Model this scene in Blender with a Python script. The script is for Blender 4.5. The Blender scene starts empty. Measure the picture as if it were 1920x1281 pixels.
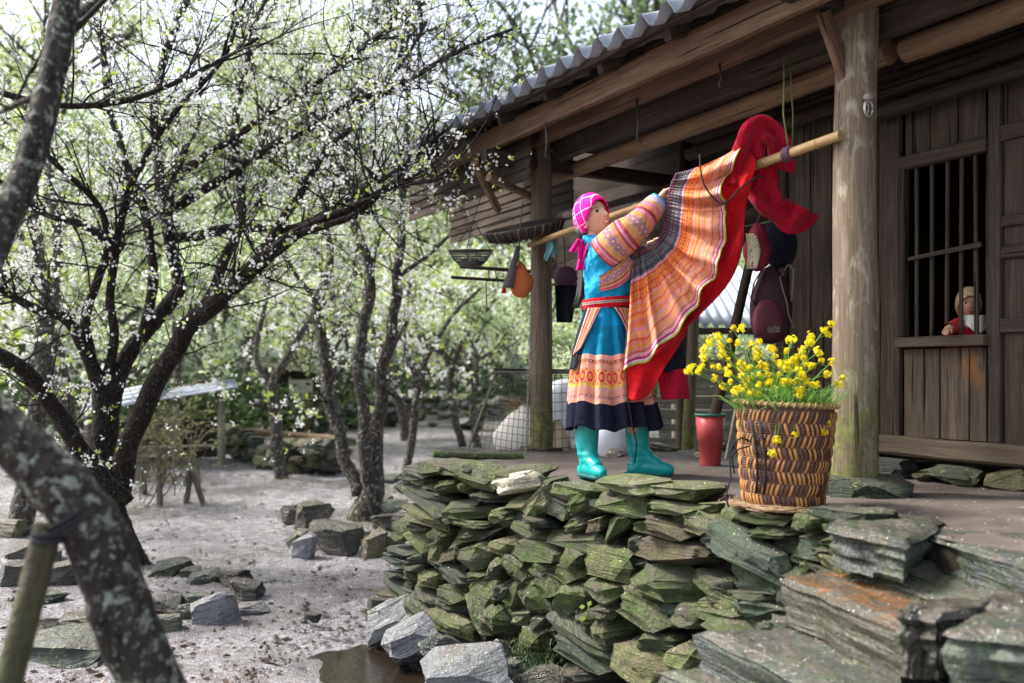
import bpy, bmesh, math, random
from mathutils import Vector, Matrix, noise, Euler
random.seed(7)
R = random.random
def U(a, b): return a + (b - a) * random.random()
scene = bpy.context.scene
col = scene.collection

# ------------------------------------------------------------------ camera, sky, sun, exposure
F = 1700.0            # focal length in pixels of the 1920 px wide photograph
CZ = 1.46             # camera height over the yard
HOR = 705.0           # horizon row in the photograph
cam_d = bpy.data.cameras.new('camera'); cam = bpy.data.objects.new('camera', cam_d); col.objects.link(cam)
cam.location = (0, 0, CZ); cam.rotation_euler = (math.pi / 2, 0, 0)
cam_d.sensor_width = 36.0; cam_d.lens = F / 1920 * 36.0
cam_d.shift_y = (HOR - 640.5) / 1920
cam_d.clip_end = 600; cam_d.clip_start = 0.05
cam_d.dof.use_dof = True; cam_d.dof.focus_distance = 4.75; cam_d.dof.aperture_fstop = 1.7
scene.camera = cam

world = bpy.data.worlds.new('World'); scene.world = world; world.use_nodes = True
wn = world.node_tree; wn.nodes.clear()
sky = wn.nodes.new('ShaderNodeTexSky'); sky.sky_type = 'NISHITA'; sky.sun_disc = False
SUN_EL, SUN_AZ = math.radians(50), math.radians(-76)   # azimuth clockwise from +Y
sky.sun_elevation = SUN_EL; sky.sun_rotation = SUN_AZ
sky.air_density = 1.0; sky.dust_density = 4.0; sky.ozone_density = 1.0
hs = wn.nodes.new('ShaderNodeHueSaturation'); hs.inputs['Saturation'].default_value = 0.6
bg = wn.nodes.new('ShaderNodeBackground'); bg.inputs['Strength'].default_value = 0.10
wo = wn.nodes.new('ShaderNodeOutputWorld')
wn.links.new(sky.outputs[0], hs.inputs['Color']); wn.links.new(hs.outputs[0], bg.inputs['Color']); wn.links.new(bg.outputs[0], wo.inputs['Surface'])
sun_d = bpy.data.lights.new('sun', 'SUN'); sun_d.energy = 1.5; sun_d.angle = math.radians(11); sun_d.color = (1.0, 0.96, 0.88)
sun = bpy.data.objects.new('sun', sun_d); col.objects.link(sun)
sdir = Vector((math.sin(SUN_AZ) * math.cos(SUN_EL), math.cos(SUN_AZ) * math.cos(SUN_EL), math.sin(SUN_EL)))
sun.rotation_euler = sdir.to_track_quat('Z', 'Y').to_euler(); sun.location = sdir * 30
scene.view_settings.view_transform = 'Standard'; scene.view_settings.look = 'None'
scene.view_settings.gamma = 1.0; scene.view_settings.use_curve_mapping = False
scene.view_settings.exposure = 2.15
scene.render.engine = 'CYCLES'
scene.cycles.use_denoising = True
scene.cycles.max_bounces = 7; scene.cycles.transparent_max_bounces = 6
scene.cycles.caustics_reflective = False; scene.cycles.caustics_refractive = False

# ------------------------------------------------------------------ helpers
def pt(px, py, d):
    return Vector(((px - 960) / F * d, d, CZ + (HOR - py) / F * d))
def fbm(x, y, z=0.0, o=3):
    return noise.fractal(Vector((x, y, z)), 1.0, 2.0, o)
def gz(x, y):                                   # height of the yard
    z = 0.0
    if y > 10: z += 0.034 * (y - 10)
    if y > 27: z += 0.15 * (min(y, 75) - 27)
    if x < -14: z += 0.25 * (-14 - x) * min(1, max(0, (y - 6) / 8))
    z += 0.035 * fbm(x * .5, y * .5, 3.1) * min(1, y / 5)
    return z
def ground_at(px, py):
    d = 6.0
    for _ in range(40):
        x = (px - 960) / F * d
        d = d * .5 + .5 * (CZ - gz(x, d)) * F / max(20, py - HOR)
    return Vector(((px - 960) / F * d, d, gz((px - 960) / F * d, d)))
# house frame: P1 = near post, U_ = along the eave away from the camera, N_ = into the house
P1 = Vector((1.583, 4.173, 0)); U_ = Vector((-.5, .866, 0)); N_ = Vector((.866, .5, 0))
FL = 0.92                                       # terrace floor height
def H(t, n, z): return P1 + U_ * t + N_ * n + Vector((0, 0, z))
def t_at(px, n):                                # t on the line n=const seen in column px
    k = (px - 960) / F; b = P1 + N_ * n
    return (b.x - k * b.y) / (.5 + .866 * k)

class MB:
    def __init__(s): s.v = []; s.f = []; s.uv = []; s.c = []
    def add(s, vs, fs, uvs=None, c=None):
        o = len(s.v); s.v += [Vector(v) for v in vs]; s.f += [tuple(i + o for i in f) for f in fs]
        s.uv += list(uvs) if uvs else [(0, 0)] * len(vs)
        s.c += [c] * len(vs) if (c is None or isinstance(c, tuple)) else list(c)
        return s
    def tube(s, pts, rad, n=8, cap=True, flat=1.0, c=None, vl=None):
        pts = [Vector(p) for p in pts]; m = len(pts)
        if not hasattr(rad, '__len__'): rad = [rad] * m
        vs = []; uv = []; L = 0; prev = None
        for i in range(m):
            d = (pts[min(i + 1, m - 1)] - pts[max(i - 1, 0)])
            if d.length < 1e-9: d = Vector((0, 0, 1))
            d.normalize()
            if prev is None:
                a = Vector((0, 0, 1)) if abs(d.z) < .9 else Vector((1, 0, 0))
                x = d.cross(a).normalized()
            else:
                x = (prev - d * prev.dot(d))
                x = x.normalized() if x.length > 1e-6 else d.orthogonal().normalized()
            prev = x; y = d.cross(x)
            if i: L += (pts[i] - pts[i - 1]).length
            for k in range(n):
                a = 2 * math.pi * k / n
                vs.append(pts[i] + (x * math.cos(a) + y * math.sin(a) * flat) * rad[i])
                uv.append((k / n, (i / (m - 1)) if vl is None else L * vl))
        fs = []
        for i in range(m - 1):
            for k in range(n):
                k2 = (k + 1) % n
                fs.append((i * n + k, i * n + k2, (i + 1) * n + k2, (i + 1) * n + k))
        if cap and n > 2:
            fs.append(tuple(reversed(range(n)))); fs.append(tuple((m - 1) * n + k for k in range(n)))
        return s.add(vs, fs, uv, c)
    def box(s, M, dx, dy, dz, c=None):
        vs = [M @ Vector((x * dx / 2, y * dy / 2, z * dz / 2)) for x in (-1, 1) for y in (-1, 1) for z in (-1, 1)]
        return s.add(vs, [(0, 1, 3, 2), (4, 6, 7, 5), (0, 4, 5, 1), (2, 3, 7, 6), (0, 2, 6, 4), (1, 5, 7, 3)], None, c)
    def grid(s, fn, nu, nv, c=None, closed=False):
        vs = []; uv = []; cs = []
        for j in range(nv + 1):
            for i in range(nu + (0 if closed else 1)):
                u, v = i / nu, j / nv
                vs.append(fn(u, v)); uv.append((u, v))
                if callable(c): cs.append(c(u, v))
        w = nu if closed else nu + 1
        fs = []
        for j in range(nv):
            for i in range(nu):
                i2 = (i + 1) % w if closed else i + 1
                fs.append((j * w + i, j * w + i2, (j + 1) * w + i2, (j + 1) * w + i))
        return s.add(vs, fs, uv, cs if callable(c) else c)
    def lathe(s, prof, n=24, M=None, c=None):
        M = M or Matrix()
        vs = []; uv = []; m = len(prof)
        for i, (r, z) in enumerate(prof):
            for k in range(n):
                a = 2 * math.pi * k / n
                vs.append(M @ Vector((r * math.cos(a), r * math.sin(a), z))); uv.append((k / n, i / (m - 1)))
        fs = [(i * n + k, i * n + (k + 1) % n, (i + 1) * n + (k + 1) % n, (i + 1) * n + k) for i in range(m - 1) for k in range(n)]
        return s.add(vs, fs, uv, c)
    def mesh(s, name, smooth=True, sharp=None):
        me = bpy.data.meshes.new(name); me.from_pydata([tuple(v) for v in s.v], [], s.f)
        if any(u != (0, 0) for u in s.uv):
            l = me.uv_layers.new(name='UV'); li = [0] * len(me.loops); me.loops.foreach_get('vertex_index', li)
            l.data.foreach_set('uv', [x for i in li for x in s.uv[i]])
        if any(c is not None for c in s.c):
            at = me.color_attributes.new('Col', 'FLOAT_COLOR', 'POINT')
            at.data.foreach_set('color', [x for c in s.c for x in ((*c[:3], 1.0) if c else (1, 1, 1, 1))])
        if smooth:
            me.polygons.foreach_set('use_smooth', [True] * len(me.polygons))
            if sharp: me.set_sharp_from_angle(angle=math.radians(sharp))
        return me
    def build(s, name, mat, parent=None, smooth=True, sharp=None, recenter=True, kind=None):
        if recenter and s.v:
            lo = Vector((min(v.x for v in s.v), min(v.y for v in s.v), min(v.z for v in s.v)))
            hi = Vector((max(v.x for v in s.v), max(v.y for v in s.v), max(v.z for v in s.v)))
            c = Vector(((lo.x + hi.x) / 2, (lo.y + hi.y) / 2, lo.z)); s.v = [v - c for v in s.v]
        else: c = Vector((0, 0, 0))
        o = link(name, s.mesh(name, smooth, sharp), mat, parent)
        o.location = c
        if kind: o['kind'] = kind
        return o
def link(name, me, mat, parent=None):
    o = bpy.data.objects.new(name, me); col.objects.link(o)
    if mat is not None and me is not None and not me.materials: me.materials.append(mat)
    if parent is not None: adopt(o, parent)
    return o
def adopt(o, parent):
    """child keeps world coordinates in its own location/rotation"""
    o.parent = parent
    o.matrix_parent_inverse = W_of(parent).inverted()
def W_of(o):
    m = o.matrix_basis.copy()
    if o.parent is not None: m = W_of(o.parent) @ o.matrix_parent_inverse @ m
    return m
def thing(name, label, cat, loc, group=None):
    o = bpy.data.objects.new(name, None); col.objects.link(o); o.location = loc; o.empty_display_size = .1
    return tag(o, label, cat, group)
def tag(o, label, cat, group=None, kind=None):
    if label: o['label'] = label
    if cat: o['category'] = cat
    if group: o['group'] = group
    if kind: o['kind'] = kind
    return o
def frame(p, x, z=Vector((0, 0, 1))):
    x = Vector(x).normalized(); z = Vector(z); y = z.cross(x)
    y = y.normalized() if y.length > 1e-6 else x.orthogonal().normalized(); z = x.cross(y)
    M = Matrix((x, y, z)).transposed().to_4x4(); M.translation = p
    return M
def beam(name, a, b, w, h, mat, parent, up=Vector((0, 0, 1)), rough=.006, seg=None, tint=None):
    """hand-hewn timber: box with slight waviness, local X along the length"""
    a = Vector(a); b = Vector(b); L = (b - a).length; seg = seg or max(1, int(L / .25))
    M = frame((a + b) / 2, b - a, up); mb = MB(); vs = []; fs = []
    ch = min(w, h) * .12
    prof = [(-w/2+ch, -h/2), (w/2-ch, -h/2), (w/2, -h/2+ch), (w/2, h/2-ch), (w/2-ch, h/2), (-w/2+ch, h/2), (-w/2, h/2-ch), (-w/2, -h/2+ch)]
    sd = R() * 100
    for i in range(seg + 1):
        x = -L / 2 + L * i / seg
        for k, (y, z) in enumerate(prof):
            vs.append((x, y + rough * noise.noise(Vector((x * 3, k // 2, sd))), z + rough * noise.noise(Vector((x * 3, k // 2 + 9, sd)))))
    for i in range(seg):
        for k in range(8): fs.append((i*8+k, (i+1)*8+k, (i+1)*8+(k+1) % 8, i*8+(k+1) % 8))
    fs.append(tuple(range(8))); fs.append(tuple(seg*8+k for k in reversed(range(8))))
    mb.add(vs, fs); o = link(name, mb.mesh(name, True, 30), mat, parent); o.matrix_basis = M
    if tint: o.color = tint
    return o
def log(name, a, b, r0, r1, mat, parent, n=14, rough=.05, seg=None, bend=0.0):
    a = Vector(a); b = Vector(b); L = (b - a).length; seg = seg or max(2, int(L / .12))
    M = frame((a + b) / 2, b - a); sd = R() * 100; mb = MB(); vs = []; fs = []; uv = []
    for i in range(seg + 1):
        f = i / seg; x = -L / 2 + L * f; r = r0 + (r1 - r0) * f
        oy = bend * math.sin(math.pi * f) + r * .25 * noise.noise(Vector((x * .9, sd, 1))); oz = r * .25 * noise.noise(Vector((x * .9, sd, 5)))
        for k in range(n):
            an = 2 * math.pi * k / n
            rr = r * (1 + rough * noise.noise(Vector((x * 2, math.cos(an) * 1.5 + sd, math.sin(an) * 1.5))))
            vs.append((x, oy + rr * math.cos(an), oz + rr * math.sin(an)))
    for i in range(seg):
        for k in range(n): fs.append((i*n+k, (i+1)*n+k, (i+1)*n+(k+1) % n, i*n+(k+1) % n))
    fs.append(tuple(range(n))); fs.append(tuple(seg*n+k for k in reversed(range(n))))
    mb.add(vs, fs); o = link(name, mb.mesh(name, True, 40), mat, parent); o.matrix_basis = M
    return o
def remesh(mb, voxel, smooth_it=2):
    me = mb.mesh('tmp'); o = bpy.data.objects.new('tmp', me); col.objects.link(o)
    m = o.modifiers.new('r', 'REMESH'); m.mode = 'VOXEL'; m.voxel_size = voxel; m.use_smooth_shade = True
    if smooth_it:
        m2 = o.modifiers.new('s', 'SMOOTH'); m2.iterations = smooth_it; m2.factor = .5
    dg = bpy.context.evaluated_depsgraph_get(); out = bpy.data.meshes.new_from_object(o.evaluated_get(dg))
    bpy.data.objects.remove(o); bpy.data.meshes.remove(me); out.materials.clear()
    out.polygons.foreach_set('use_smooth', [True] * len(out.polygons))
    return out
def me_build(name, me, mat, parent): me.name = name; return link(name, me, mat, parent)
def lerp_pts(P, u):
    """P = list of (u, x, y, ...) ; piecewise smooth interpolation"""
    for i in range(len(P) - 1):
        if u <= P[i + 1][0] or i == len(P) - 2:
            p0 = P[max(0, i - 1)]; p1 = P[i]; p2 = P[i + 1]; p3 = P[min(len(P) - 1, i + 2)]
            s = (u - p1[0]) / (p2[0] - p1[0]); out = []
            for k in range(1, len(p1)):
                m1 = (p2[k] - p0[k]) / max(1e-6, (p2[0] - p0[0])) * (p2[0] - p1[0]); m2 = (p3[k] - p1[k]) / max(1e-6, (p3[0] - p1[0])) * (p2[0] - p1[0])
                out.append((2*s**3-3*s*s+1)*p1[k] + (s**3-2*s*s+s)*m1 + (-2*s**3+3*s*s)*p2[k] + (s**3-s*s)*m2)
            return out
def spline(pts, n):
    """resample list of tuples with Catmull-Rom"""
    P = [(i / (len(pts) - 1), *p) for i, p in enumerate(pts)]
    return [lerp_pts(P, k / n) for k in range(n + 1)]
# ------------------------------------------------------------------ materials
class NT:
    def __init__(s, name):
        s.m = bpy.data.materials.new(name); s.m.use_nodes = True; s.t = s.m.node_tree; s.t.nodes.clear()
        s.out = s.t.nodes.new('ShaderNodeOutputMaterial')
    def n(s, typ, ins=None, **kw):
        nd = s.t.nodes.new('ShaderNode' + typ)
        for k, v in kw.items(): setattr(nd, k, v)
        for k, v in (ins or {}).items(): s.set(nd.inputs[k], v)
        return nd
    def set(s, sock, v):
        if isinstance(v, bpy.types.NodeSocket): s.t.links.new(v, sock)
        elif isinstance(v, bpy.types.Node): s.t.links.new(v.outputs[0], sock)
        else:
            if hasattr(sock.default_value, '__len__') and len(sock.default_value) == 4 and len(v) == 3: v = (*v, 1)
            sock.default_value = v
    def obj(s): return s.n('TexCoord').outputs['Object']
    def uv(s): return s.n('TexCoord').outputs['UV']
    def pos(s): return s.n('NewGeometry').outputs['Position']
    def map(s, vec, scale=(1, 1, 1), loc=(0, 0, 0), rot=(0, 0, 0)): return s.n('Mapping', {'Vector': vec, 'Scale': scale, 'Location': loc, 'Rotation': rot}).outputs[0]
    def noise(s, vec, scale=5, detail=4, rough=.55, dist=0.0): return s.n('TexNoise', {'Vector': vec, 'Scale': scale, 'Detail': detail, 'Roughness': rough, 'Distortion': dist}).outputs['Fac']
    def vor(s, vec, scale=5, feature='F1', out='Distance'): return s.n('TexVoronoi', {'Vector': vec, 'Scale': scale}, feature=feature).outputs[out]
    def ramp(s, fac, stops, interp='LINEAR'):
        nd = s.n('ValToRGB', {'Fac': fac}); r = nd.color_ramp; r.interpolation = interp
        while len(r.elements) < len(stops): r.elements.new(.5)
        for e, (p, c) in zip(r.elements, stops):
            e.position = p; e.color = (*c, 1) if hasattr(c, '__len__') else (c, c, c, 1)
        return nd.outputs[0]
    def mix(s, fac, a, b, typ='MIX'):
        nd = s.n('Mix', data_type='RGBA', blend_type=typ)
        s.set(nd.inputs[0], fac); s.set(nd.inputs[6], a); s.set(nd.inputs[7], b); return nd.outputs[2]
    def math(s, op, a, b=0.0, clamp=False):
        nd = s.n('Math', operation=op, use_clamp=clamp); s.set(nd.inputs[0], a); s.set(nd.inputs[1], b); return nd.outputs[0]
    def sep(s, vec): return s.n('SeparateXYZ', {'Vector': vec}).outputs
    def bump(s, h, strength=.4, dist=.02, normal=None):
        i = {'Height': h, 'Strength': strength, 'Distance': dist}
        if normal is not None: i['Normal'] = normal
        return s.n('Bump', i).outputs[0]
    def bsdf(s, color, rough=.7, spec=.3, normal=None, **kw):
        i = {'Base Color': color, 'Roughness': rough, 'Specular IOR Level': spec}
        if normal is not None: i['Normal'] = normal
        i.update(kw)
        b = s.n('BsdfPrincipled', i); s.t.links.new(b.outputs[0], s.out.inputs['Surface']); return s.m
def m_stone(name, base_scale=1.0, strata=16, wet=.55, spec=.22, rust=None):
    t = NT(name); P = t.pos(); O = t.obj(); oi = t.n('ObjectInfo')
    st = t.noise(t.map(O, (1.6, 1.6, strata)), 1.3, 5, .6, .4)
    big = t.noise(P, 7 * base_scale, 5, .6); fine = t.noise(P, 60 * base_scale, 4, .65)
    rk = t.mix(st, t.mix(1, oi.outputs['Color'], (.34, .34, .34), 'MULTIPLY'), t.mix(1, oi.outputs['Color'], (1.3, 1.27, 1.22), 'MULTIPLY'))
    rk = t.mix(t.ramp(fine, [(.35, .0), (.7, .55)]), rk, (.055, .052, .045))
    mossm = t.math('MULTIPLY', t.ramp(t.noise(P, 9 * base_scale, 6, .7, .5), [(.38, 0.), (.6, 1.)]), oi.outputs['Alpha'])
    mosc = t.ramp(t.noise(P, 22, 5, .7), [(.3, (.022, .042, .010)), (.55, (.082, .135, .028)), (.78, (.23, .31, .06))])
    c = t.mix(mossm, rk, mosc)
    lic = t.math('MULTIPLY', t.ramp(t.noise(P, 30 * base_scale, 5, .75, 1.2), [(.57, 0.), (.64, 1.)]), t.ramp(t.noise(P, 3.7, 2), [(.47, 0.), (.58, .85)]))
    c = t.mix(t.math('MULTIPLY', lic, .35 if spec > .4 else 1.0), c, (.42, .44, .2))
    nz = t.sep(t.n('NewGeometry').outputs['Normal'])[2]
    soil = t.math('MULTIPLY', t.ramp(nz, [(.72, 0.), (.93, .75)]), t.ramp(t.noise(P, 14, 5, .7), [(.42, 0.), (.6, 1.)]))
    c = t.mix(soil, c, t.ramp(fine, [(.3, (.06, .045, .036)), (.7, (.17, .14, .12))]))
    if rust: c = t.mix(t.math('MULTIPLY', t.ramp(t.noise(P, 5.5, 5, .7, .6), [(.48, 0.), (.56, .9)]), t.ramp(nz, [(.7, 0.), (.9, 1.)])), c, rust)
    h = t.math('ADD', t.math('MULTIPLY', st, 1.1), t.math('ADD', t.math('MULTIPLY', big, .7), t.math('MULTIPLY', fine, .45)))
    return t.bsdf(c, t.ramp(t.noise(P, 18, 3), [(.3, wet - .2), (.7, wet + .25)]), spec, t.bump(h, 1.0, .03))
M_STONE = m_stone('mossy_slate'); M_SLAB = m_stone('wet_slab', .8, 22, .24, .6); M_SLABR = m_stone('rusty_wet_slab', .8, 22, .25, .45, (.17, .082, .034)); M_ROCK = m_stone('yard_rock', .9, 8, .30, .4)
def m_wood(name, c0, c1, c2, grain=14, wet=.7, moss=False, bleach=None, rust=None, spec=.10):
    t = NT(name); O = t.obj(); P = t.pos(); oi = t.n('ObjectInfo')
    v = t.n('VectorMath', {0: O, 1: t.n('CombineXYZ', {0: t.math('MULTIPLY', oi.outputs['Random'], 31.)}).outputs[0]}, operation='ADD').outputs[0]
    g = t.noise(t.map(v, (.9, grain, grain)), 2.2, 6, .65, .6); g2 = t.noise(t.map(v, (2.5, 60, 60)), 2.0, 3, .6)
    c = t.ramp(g, [(.28, c0), (.5, c1), (.74, c2)])
    c = t.mix(t.ramp(g2, [(.42, 0.), (.62, .5)]), c, tuple(x * .45 for x in c0))
    st = t.noise(P, 2.3, 5, .6); c = t.mix(t.ramp(st, [(.35, .0), (.7, .6)]), c, tuple(x * .55 for x in c1))
    c = t.mix(t.ramp(t.math('ADD', oi.outputs['Random'], 0.), [(0, 0.), (1, .35)]), c, tuple(x * .7 for x in c1))
    if bleach:
        b = t.ramp(t.noise(t.map(v, (3.5, 9, 9)), 1.6, 5, .7, 1.), [(.52, 0.), (.68, .55)]); c = t.mix(b, c, bleach)
    z = t.sep(P)[2]
    if moss:
        mk = t.math('MULTIPLY', t.ramp(z, [(.95, 1.), (1.75, 0.)]) if False else t.n('MapRange', {0: z, 1: .95, 2: 1.62, 3: 1., 4: 0.}).outputs[0], t.ramp(t.noise(P, 8, 5, .7), [(.36, 0.), (.58, 1.)]))
        c = t.mix(mk, c, t.ramp(t.noise(P, 25, 3), [(.3, (.05, .07, .015)), (.7, (.22, .25, .06))]))
    if rust: c = t.mix(t.ramp(t.noise(P, 2.6, 3), [(.6, 0.), (.7, .8)]), c, rust)
    crack = t.ramp(t.noise(t.map(v, (.6, 26, 26)), 1.5, 2, .5, .3), [(.30, 0.), (.36, 1.)])
    c = t.mix(crack, tuple(x * .25 for x in c0), c)
    h = t.math('ADD', t.math('MULTIPLY', g, .6), t.math('ADD', t.math('MULTIPLY', g2, .35), t.math('MULTIPLY', crack, .7)))
    return t.bsdf(c, wet, spec, t.bump(h, .8, .008))
M_BEAM = m_wood('brown_beam_wood', (.09, .055, .036), (.185, .115, .076), (.30, .20, .135))
M_LOG = m_wood('brown_log_wood', (.15, .095, .06), (.28, .185, .115), (.42, .30, .20))
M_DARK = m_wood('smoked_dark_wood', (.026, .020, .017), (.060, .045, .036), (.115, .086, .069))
M_WALL = m_wood('weathered_wall_board', (.036, .028, .022), (.085, .064, .05), (.15, .118, .093))
M_POST = m_wood('weathered_post_wood', (.10, .078, .056), (.225, .175, .125), (.42, .35, .265), moss=True, bleach=(.46, .41, .34))
M_POST2 = m_wood('far_post_wood', (.10, .075, .055), (.19, .145, .105), (.32, .255, .19), moss=True)
M_SILL = m_wood('sill_wood', (.065, .05, .038), (.14, .108, .08), (.24, .19, .145), rust=(.30, .13, .045))
M_BAMBOO = m_wood('bamboo_pole_wood', (.26, .15, .06), (.44, .28, .12), (.58, .41, .21), grain=5, wet=.4, spec=.4)
M_GREYWOOD = m_wood('grey_fence_wood', (.10, .095, .075), (.22, .21, .16), (.36, .34, .27))
def m_simple(name, c, rough=.6, var=.35, scale=20, spec=.3, bump=.25, **kw):
    t = NT(name); O = t.obj(); a = t.noise(O, scale, 4, .6); b = t.noise(O, scale * .2, 3, .6)
    cc = t.mix(a, tuple(x * (1 - var) for x in c), tuple(min(1, x * (1 + var * .8)) for x in c))
    cc = t.mix(t.ramp(b, [(.4, 0.), (.7, var)]), cc, tuple(x * .6 for x in c))
    return t.bsdf(cc, rough, spec, t.bump(a, bump, .006), **kw)
def m_cloth(name, c, rough=.85, wr=1.0, spec=.1):
    t = NT(name); O = t.obj(); w1 = t.noise(t.map(O, (1, 1, .5)), 11, 3, .5, 1.6); w2 = t.noise(O, 42, 4, .6); wv = t.noise(t.map(O, (1, 1, 1)), 420, 2, .5)
    cc = t.mix(w1, tuple(x * .72 for x in c), tuple(min(1, x * 1.16) for x in c)); cc = t.mix(t.ramp(wv, [(.35, 0.), (.7, .3)]), cc, tuple(x * .5 for x in c))
    h = t.math('ADD', w1, t.math('ADD', t.math('MULTIPLY', w2, .22), t.math('MULTIPLY', wv, .04)))
    return t.bsdf(cc, rough, spec, t.bump(h, .75 * wr, .035), **{'Sheen Weight': .08, 'Sheen Roughness': .5})
def m_bark(name, c0, c1, lichen, amt=.55):
    t = NT(name); P = t.pos()
    a = t.noise(t.map(P, (9, 9, 4)), 3, 6, .7, .5); v = t.vor(t.map(P, (1, 1, .5)), 40)
    c = t.ramp(a, [(.3, c0), (.7, c1)])
    lm = t.ramp(t.noise(P, 26, 5, .7, .6), [(amt, 0.), (amt + .05, .85)])
    c = t.mix(lm, c, t.mix(t.noise(P, 40, 3), lichen, tuple(x * .55 for x in lichen)))
    mm = t.ramp(t.noise(P, 4.5, 4, .6), [(.6, 0.), (.72, .6)]); c = t.mix(mm, c, (.035, .048, .013))
    sp = t.ramp(t.noise(P, 85, 2, .6), [(.66, 0.), (.7, .9)]); c = t.mix(sp, c, tuple(min(1, x * 1.15) for x in lichen))
    return t.bsdf(c, .7, .10, t.bump(t.math('ADD', a, t.math('MULTIPLY', v, .8)), 1.0, .016))
M_BARK = m_bark('lichened_plum_bark', (.007, .006, .005), (.034, .025, .021), (.22, .23, .2), .62)
M_BARKN = m_bark('near_plum_bark', (.010, .009, .008), (.060, .050, .042), (.33, .36, .29), .545)
M_BARKF = m_bark('pale_far_bark', (.025, .02, .017), (.09, .075, .062), (.36, .37, .32), .55)
M_TWIG = m_simple('dark_wet_twig', (.016, .013, .012), .6, .4, 30, .15)
M_TWIGF = m_simple('far_twig', (.07, .06, .05), .6, .4, 20, .3)
def m_leaf(name, cols, tr=.5, rough=.5):
    t = NT(name); P = t.pos(); oi = t.n('ObjectInfo'); g = t.n('NewGeometry')
    r = t.n('TexWhiteNoise', {'Vector': t.map(P, (0, 0, 0))}) if False else None
    f = g.outputs['Random Per Island']
    c = t.ramp(f, [(i / max(1, len(cols) - 1), x) for i, x in enumerate(cols)])
    b = t.n('BsdfPrincipled', {'Base Color': c, 'Roughness': rough, 'Specular IOR Level': .3})
    tl = t.n('BsdfTranslucent', {'Color': c}); mx = t.n('MixShader', {0: tr, 1: b.outputs[0], 2: tl.outputs[0]})
    t.t.links.new(mx.outputs[0], t.out.inputs['Surface']); return t.m
M_BLOSSOM = m_leaf('white_plum_petal', [(.84, .84, .82), (.72, .75, .68), (.9, .9, .9)], .45)
M_YLEAF = m_leaf('young_green_leaf', [(.28, .42, .06), (.45, .55, .10), (.36, .50, .12), (.5, .5, .12)], .5)
M_FAR = m_leaf('pale_spring_foliage', [(.32, .46, .12), (.68, .75, .52), (.44, .56, .20), (.84, .87, .78), (.38, .50, .20), (.70, .76, .46)], .5)
M_FARD = m_leaf('grey_green_foliage', [(.07, .13, .05), (.14, .22, .09), (.26, .35, .16), (.05, .10, .04), (.38, .47, .28)], .4)
M_DGREEN = m_leaf('dark_undergrowth', [(.02, .045, .012), (.04, .08, .02), (.07, .12, .035), (.03, .05, .02)], .3)
M_GRASS = m_leaf('dry_grass_blade', [(.18, .20, .08), (.30, .28, .14), (.12, .16, .05)], .4)
def m_ground():
    t = NT('wet_pale_mud'); P = t.pos()
    a = t.noise(P, 1.1, 5, .6); b = t.noise(P, 7, 6, .7, .3); c_ = t.noise(P, 38, 5, .75); d = t.noise(P, 130, 3, .7)
    c = t.ramp(b, [(.28, (.05, .039, .036)), (.44, (.165, .148, .15)), (.62, (.37, .35, .375))])
    c = t.mix(t.ramp(a, [(.38, 0.), (.62, .65)]), c, (.43, .415, .445))
    c = t.mix(t.ramp(c_, [(.48, 0.), (.60, .9)]), c, (.075, .058, .052))
    c = t.mix(t.ramp(d, [(.62, 0.), (.68, .9)]), c, (.62, .61, .62))
    wz = t.ramp(t.noise(P, .75, 5, .65, .4), [(.38, .75), (.52, 0.)]); c = t.mix(wz, c, t.ramp(c_, [(.35, (.035, .027, .024)), (.6, (.12, .105, .105))]))
    yy = t.sep(P)[1]
    far = t.n('MapRange', {0: yy, 1: 15., 2: 24., 3: 0., 4: .6}).outputs[0]
    c = t.mix(t.math('MULTIPLY', far, t.ramp(t.noise(P, .8, 4), [(.45, 0.), (.6, 1.)])), c, (.18, .19, .10))
    hill = t.n('MapRange', {0: yy, 1: 26.5, 2: 28.5, 3: 0., 4: 1.}).outputs[0]
    c = t.mix(hill, c, t.ramp(b, [(.3, (.03, .05, .02)), (.7, (.14, .18, .09))]))
    rg = t.ramp(b, [(.34, .06), (.62, .26)])
    h = t.math('ADD', t.math('MULTIPLY', b, 1.4), t.math('ADD', t.math('MULTIPLY', c_, .9), t.math('MULTIPLY', d, .2)))
    return t.bsdf(c, rg, .9, t.bump(h, .8, .04))
M_GROUND = m_ground()
def m_earth():
    t = NT('trodden_terrace_earth'); P = t.pos(); b = t.noise(P, 5, 5, .65); f = t.noise(P, 60, 4, .7)
    c = t.ramp(b, [(.3, (.06, .047, .04)), (.7, (.15, .125, .112))]); c = t.mix(t.ramp(f, [(.45, 0.), (.7, .5)]), c, (.06, .048, .042))
    return t.bsdf(c, .65, .35, t.bump(t.math('ADD', b, t.math('MULTIPLY', f, .4)), .6, .015))
M_EARTH = m_earth()
def m_water():
    t = NT('muddy_water'); P = t.pos(); w = t.noise(t.map(P, (6, 22, 1), rot=(0, 0, .5)), 3, 3, .5)
    return t.bsdf((.016, .011, .007), .03, .6, t.bump(w, .25, .012))
M_WATER = m_water()
M_ROOF = m_simple('grey_fibre_cement', (.27, .29, .325), .5, .4, 9, .3, .3)
M_TIN = m_simple('pale_tin_roof', (.36, .40, .46), .45, .25, 4, .4, .1)
M_IRON = m_simple('dark_iron', (.05, .045, .042), .5, .4, 40, .5)
M_GALV = m_simple('steel_link', (.30, .28, .26), .35, .4, 60, .5, .2, Metallic=.8)
M_STRAW = m_simple('old_straw', (.30, .2, .11), .7, .4, 50)
M_CANEC = m_simple('dark_cane', (.12, .055, .036), .5, .5, 40, .4)
M_CANEO = m_simple('orange_cane', (.48, .22, .065), .42, .35, 40, .4)
M_CANER = m_simple('pale_rim_cane', (.34, .24, .09), .5, .4, 40, .4)
M_BASKD = m_simple('sooty_basket_cane', (.045, .034, .03), .6, .5, 60, .3, .5)
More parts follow.
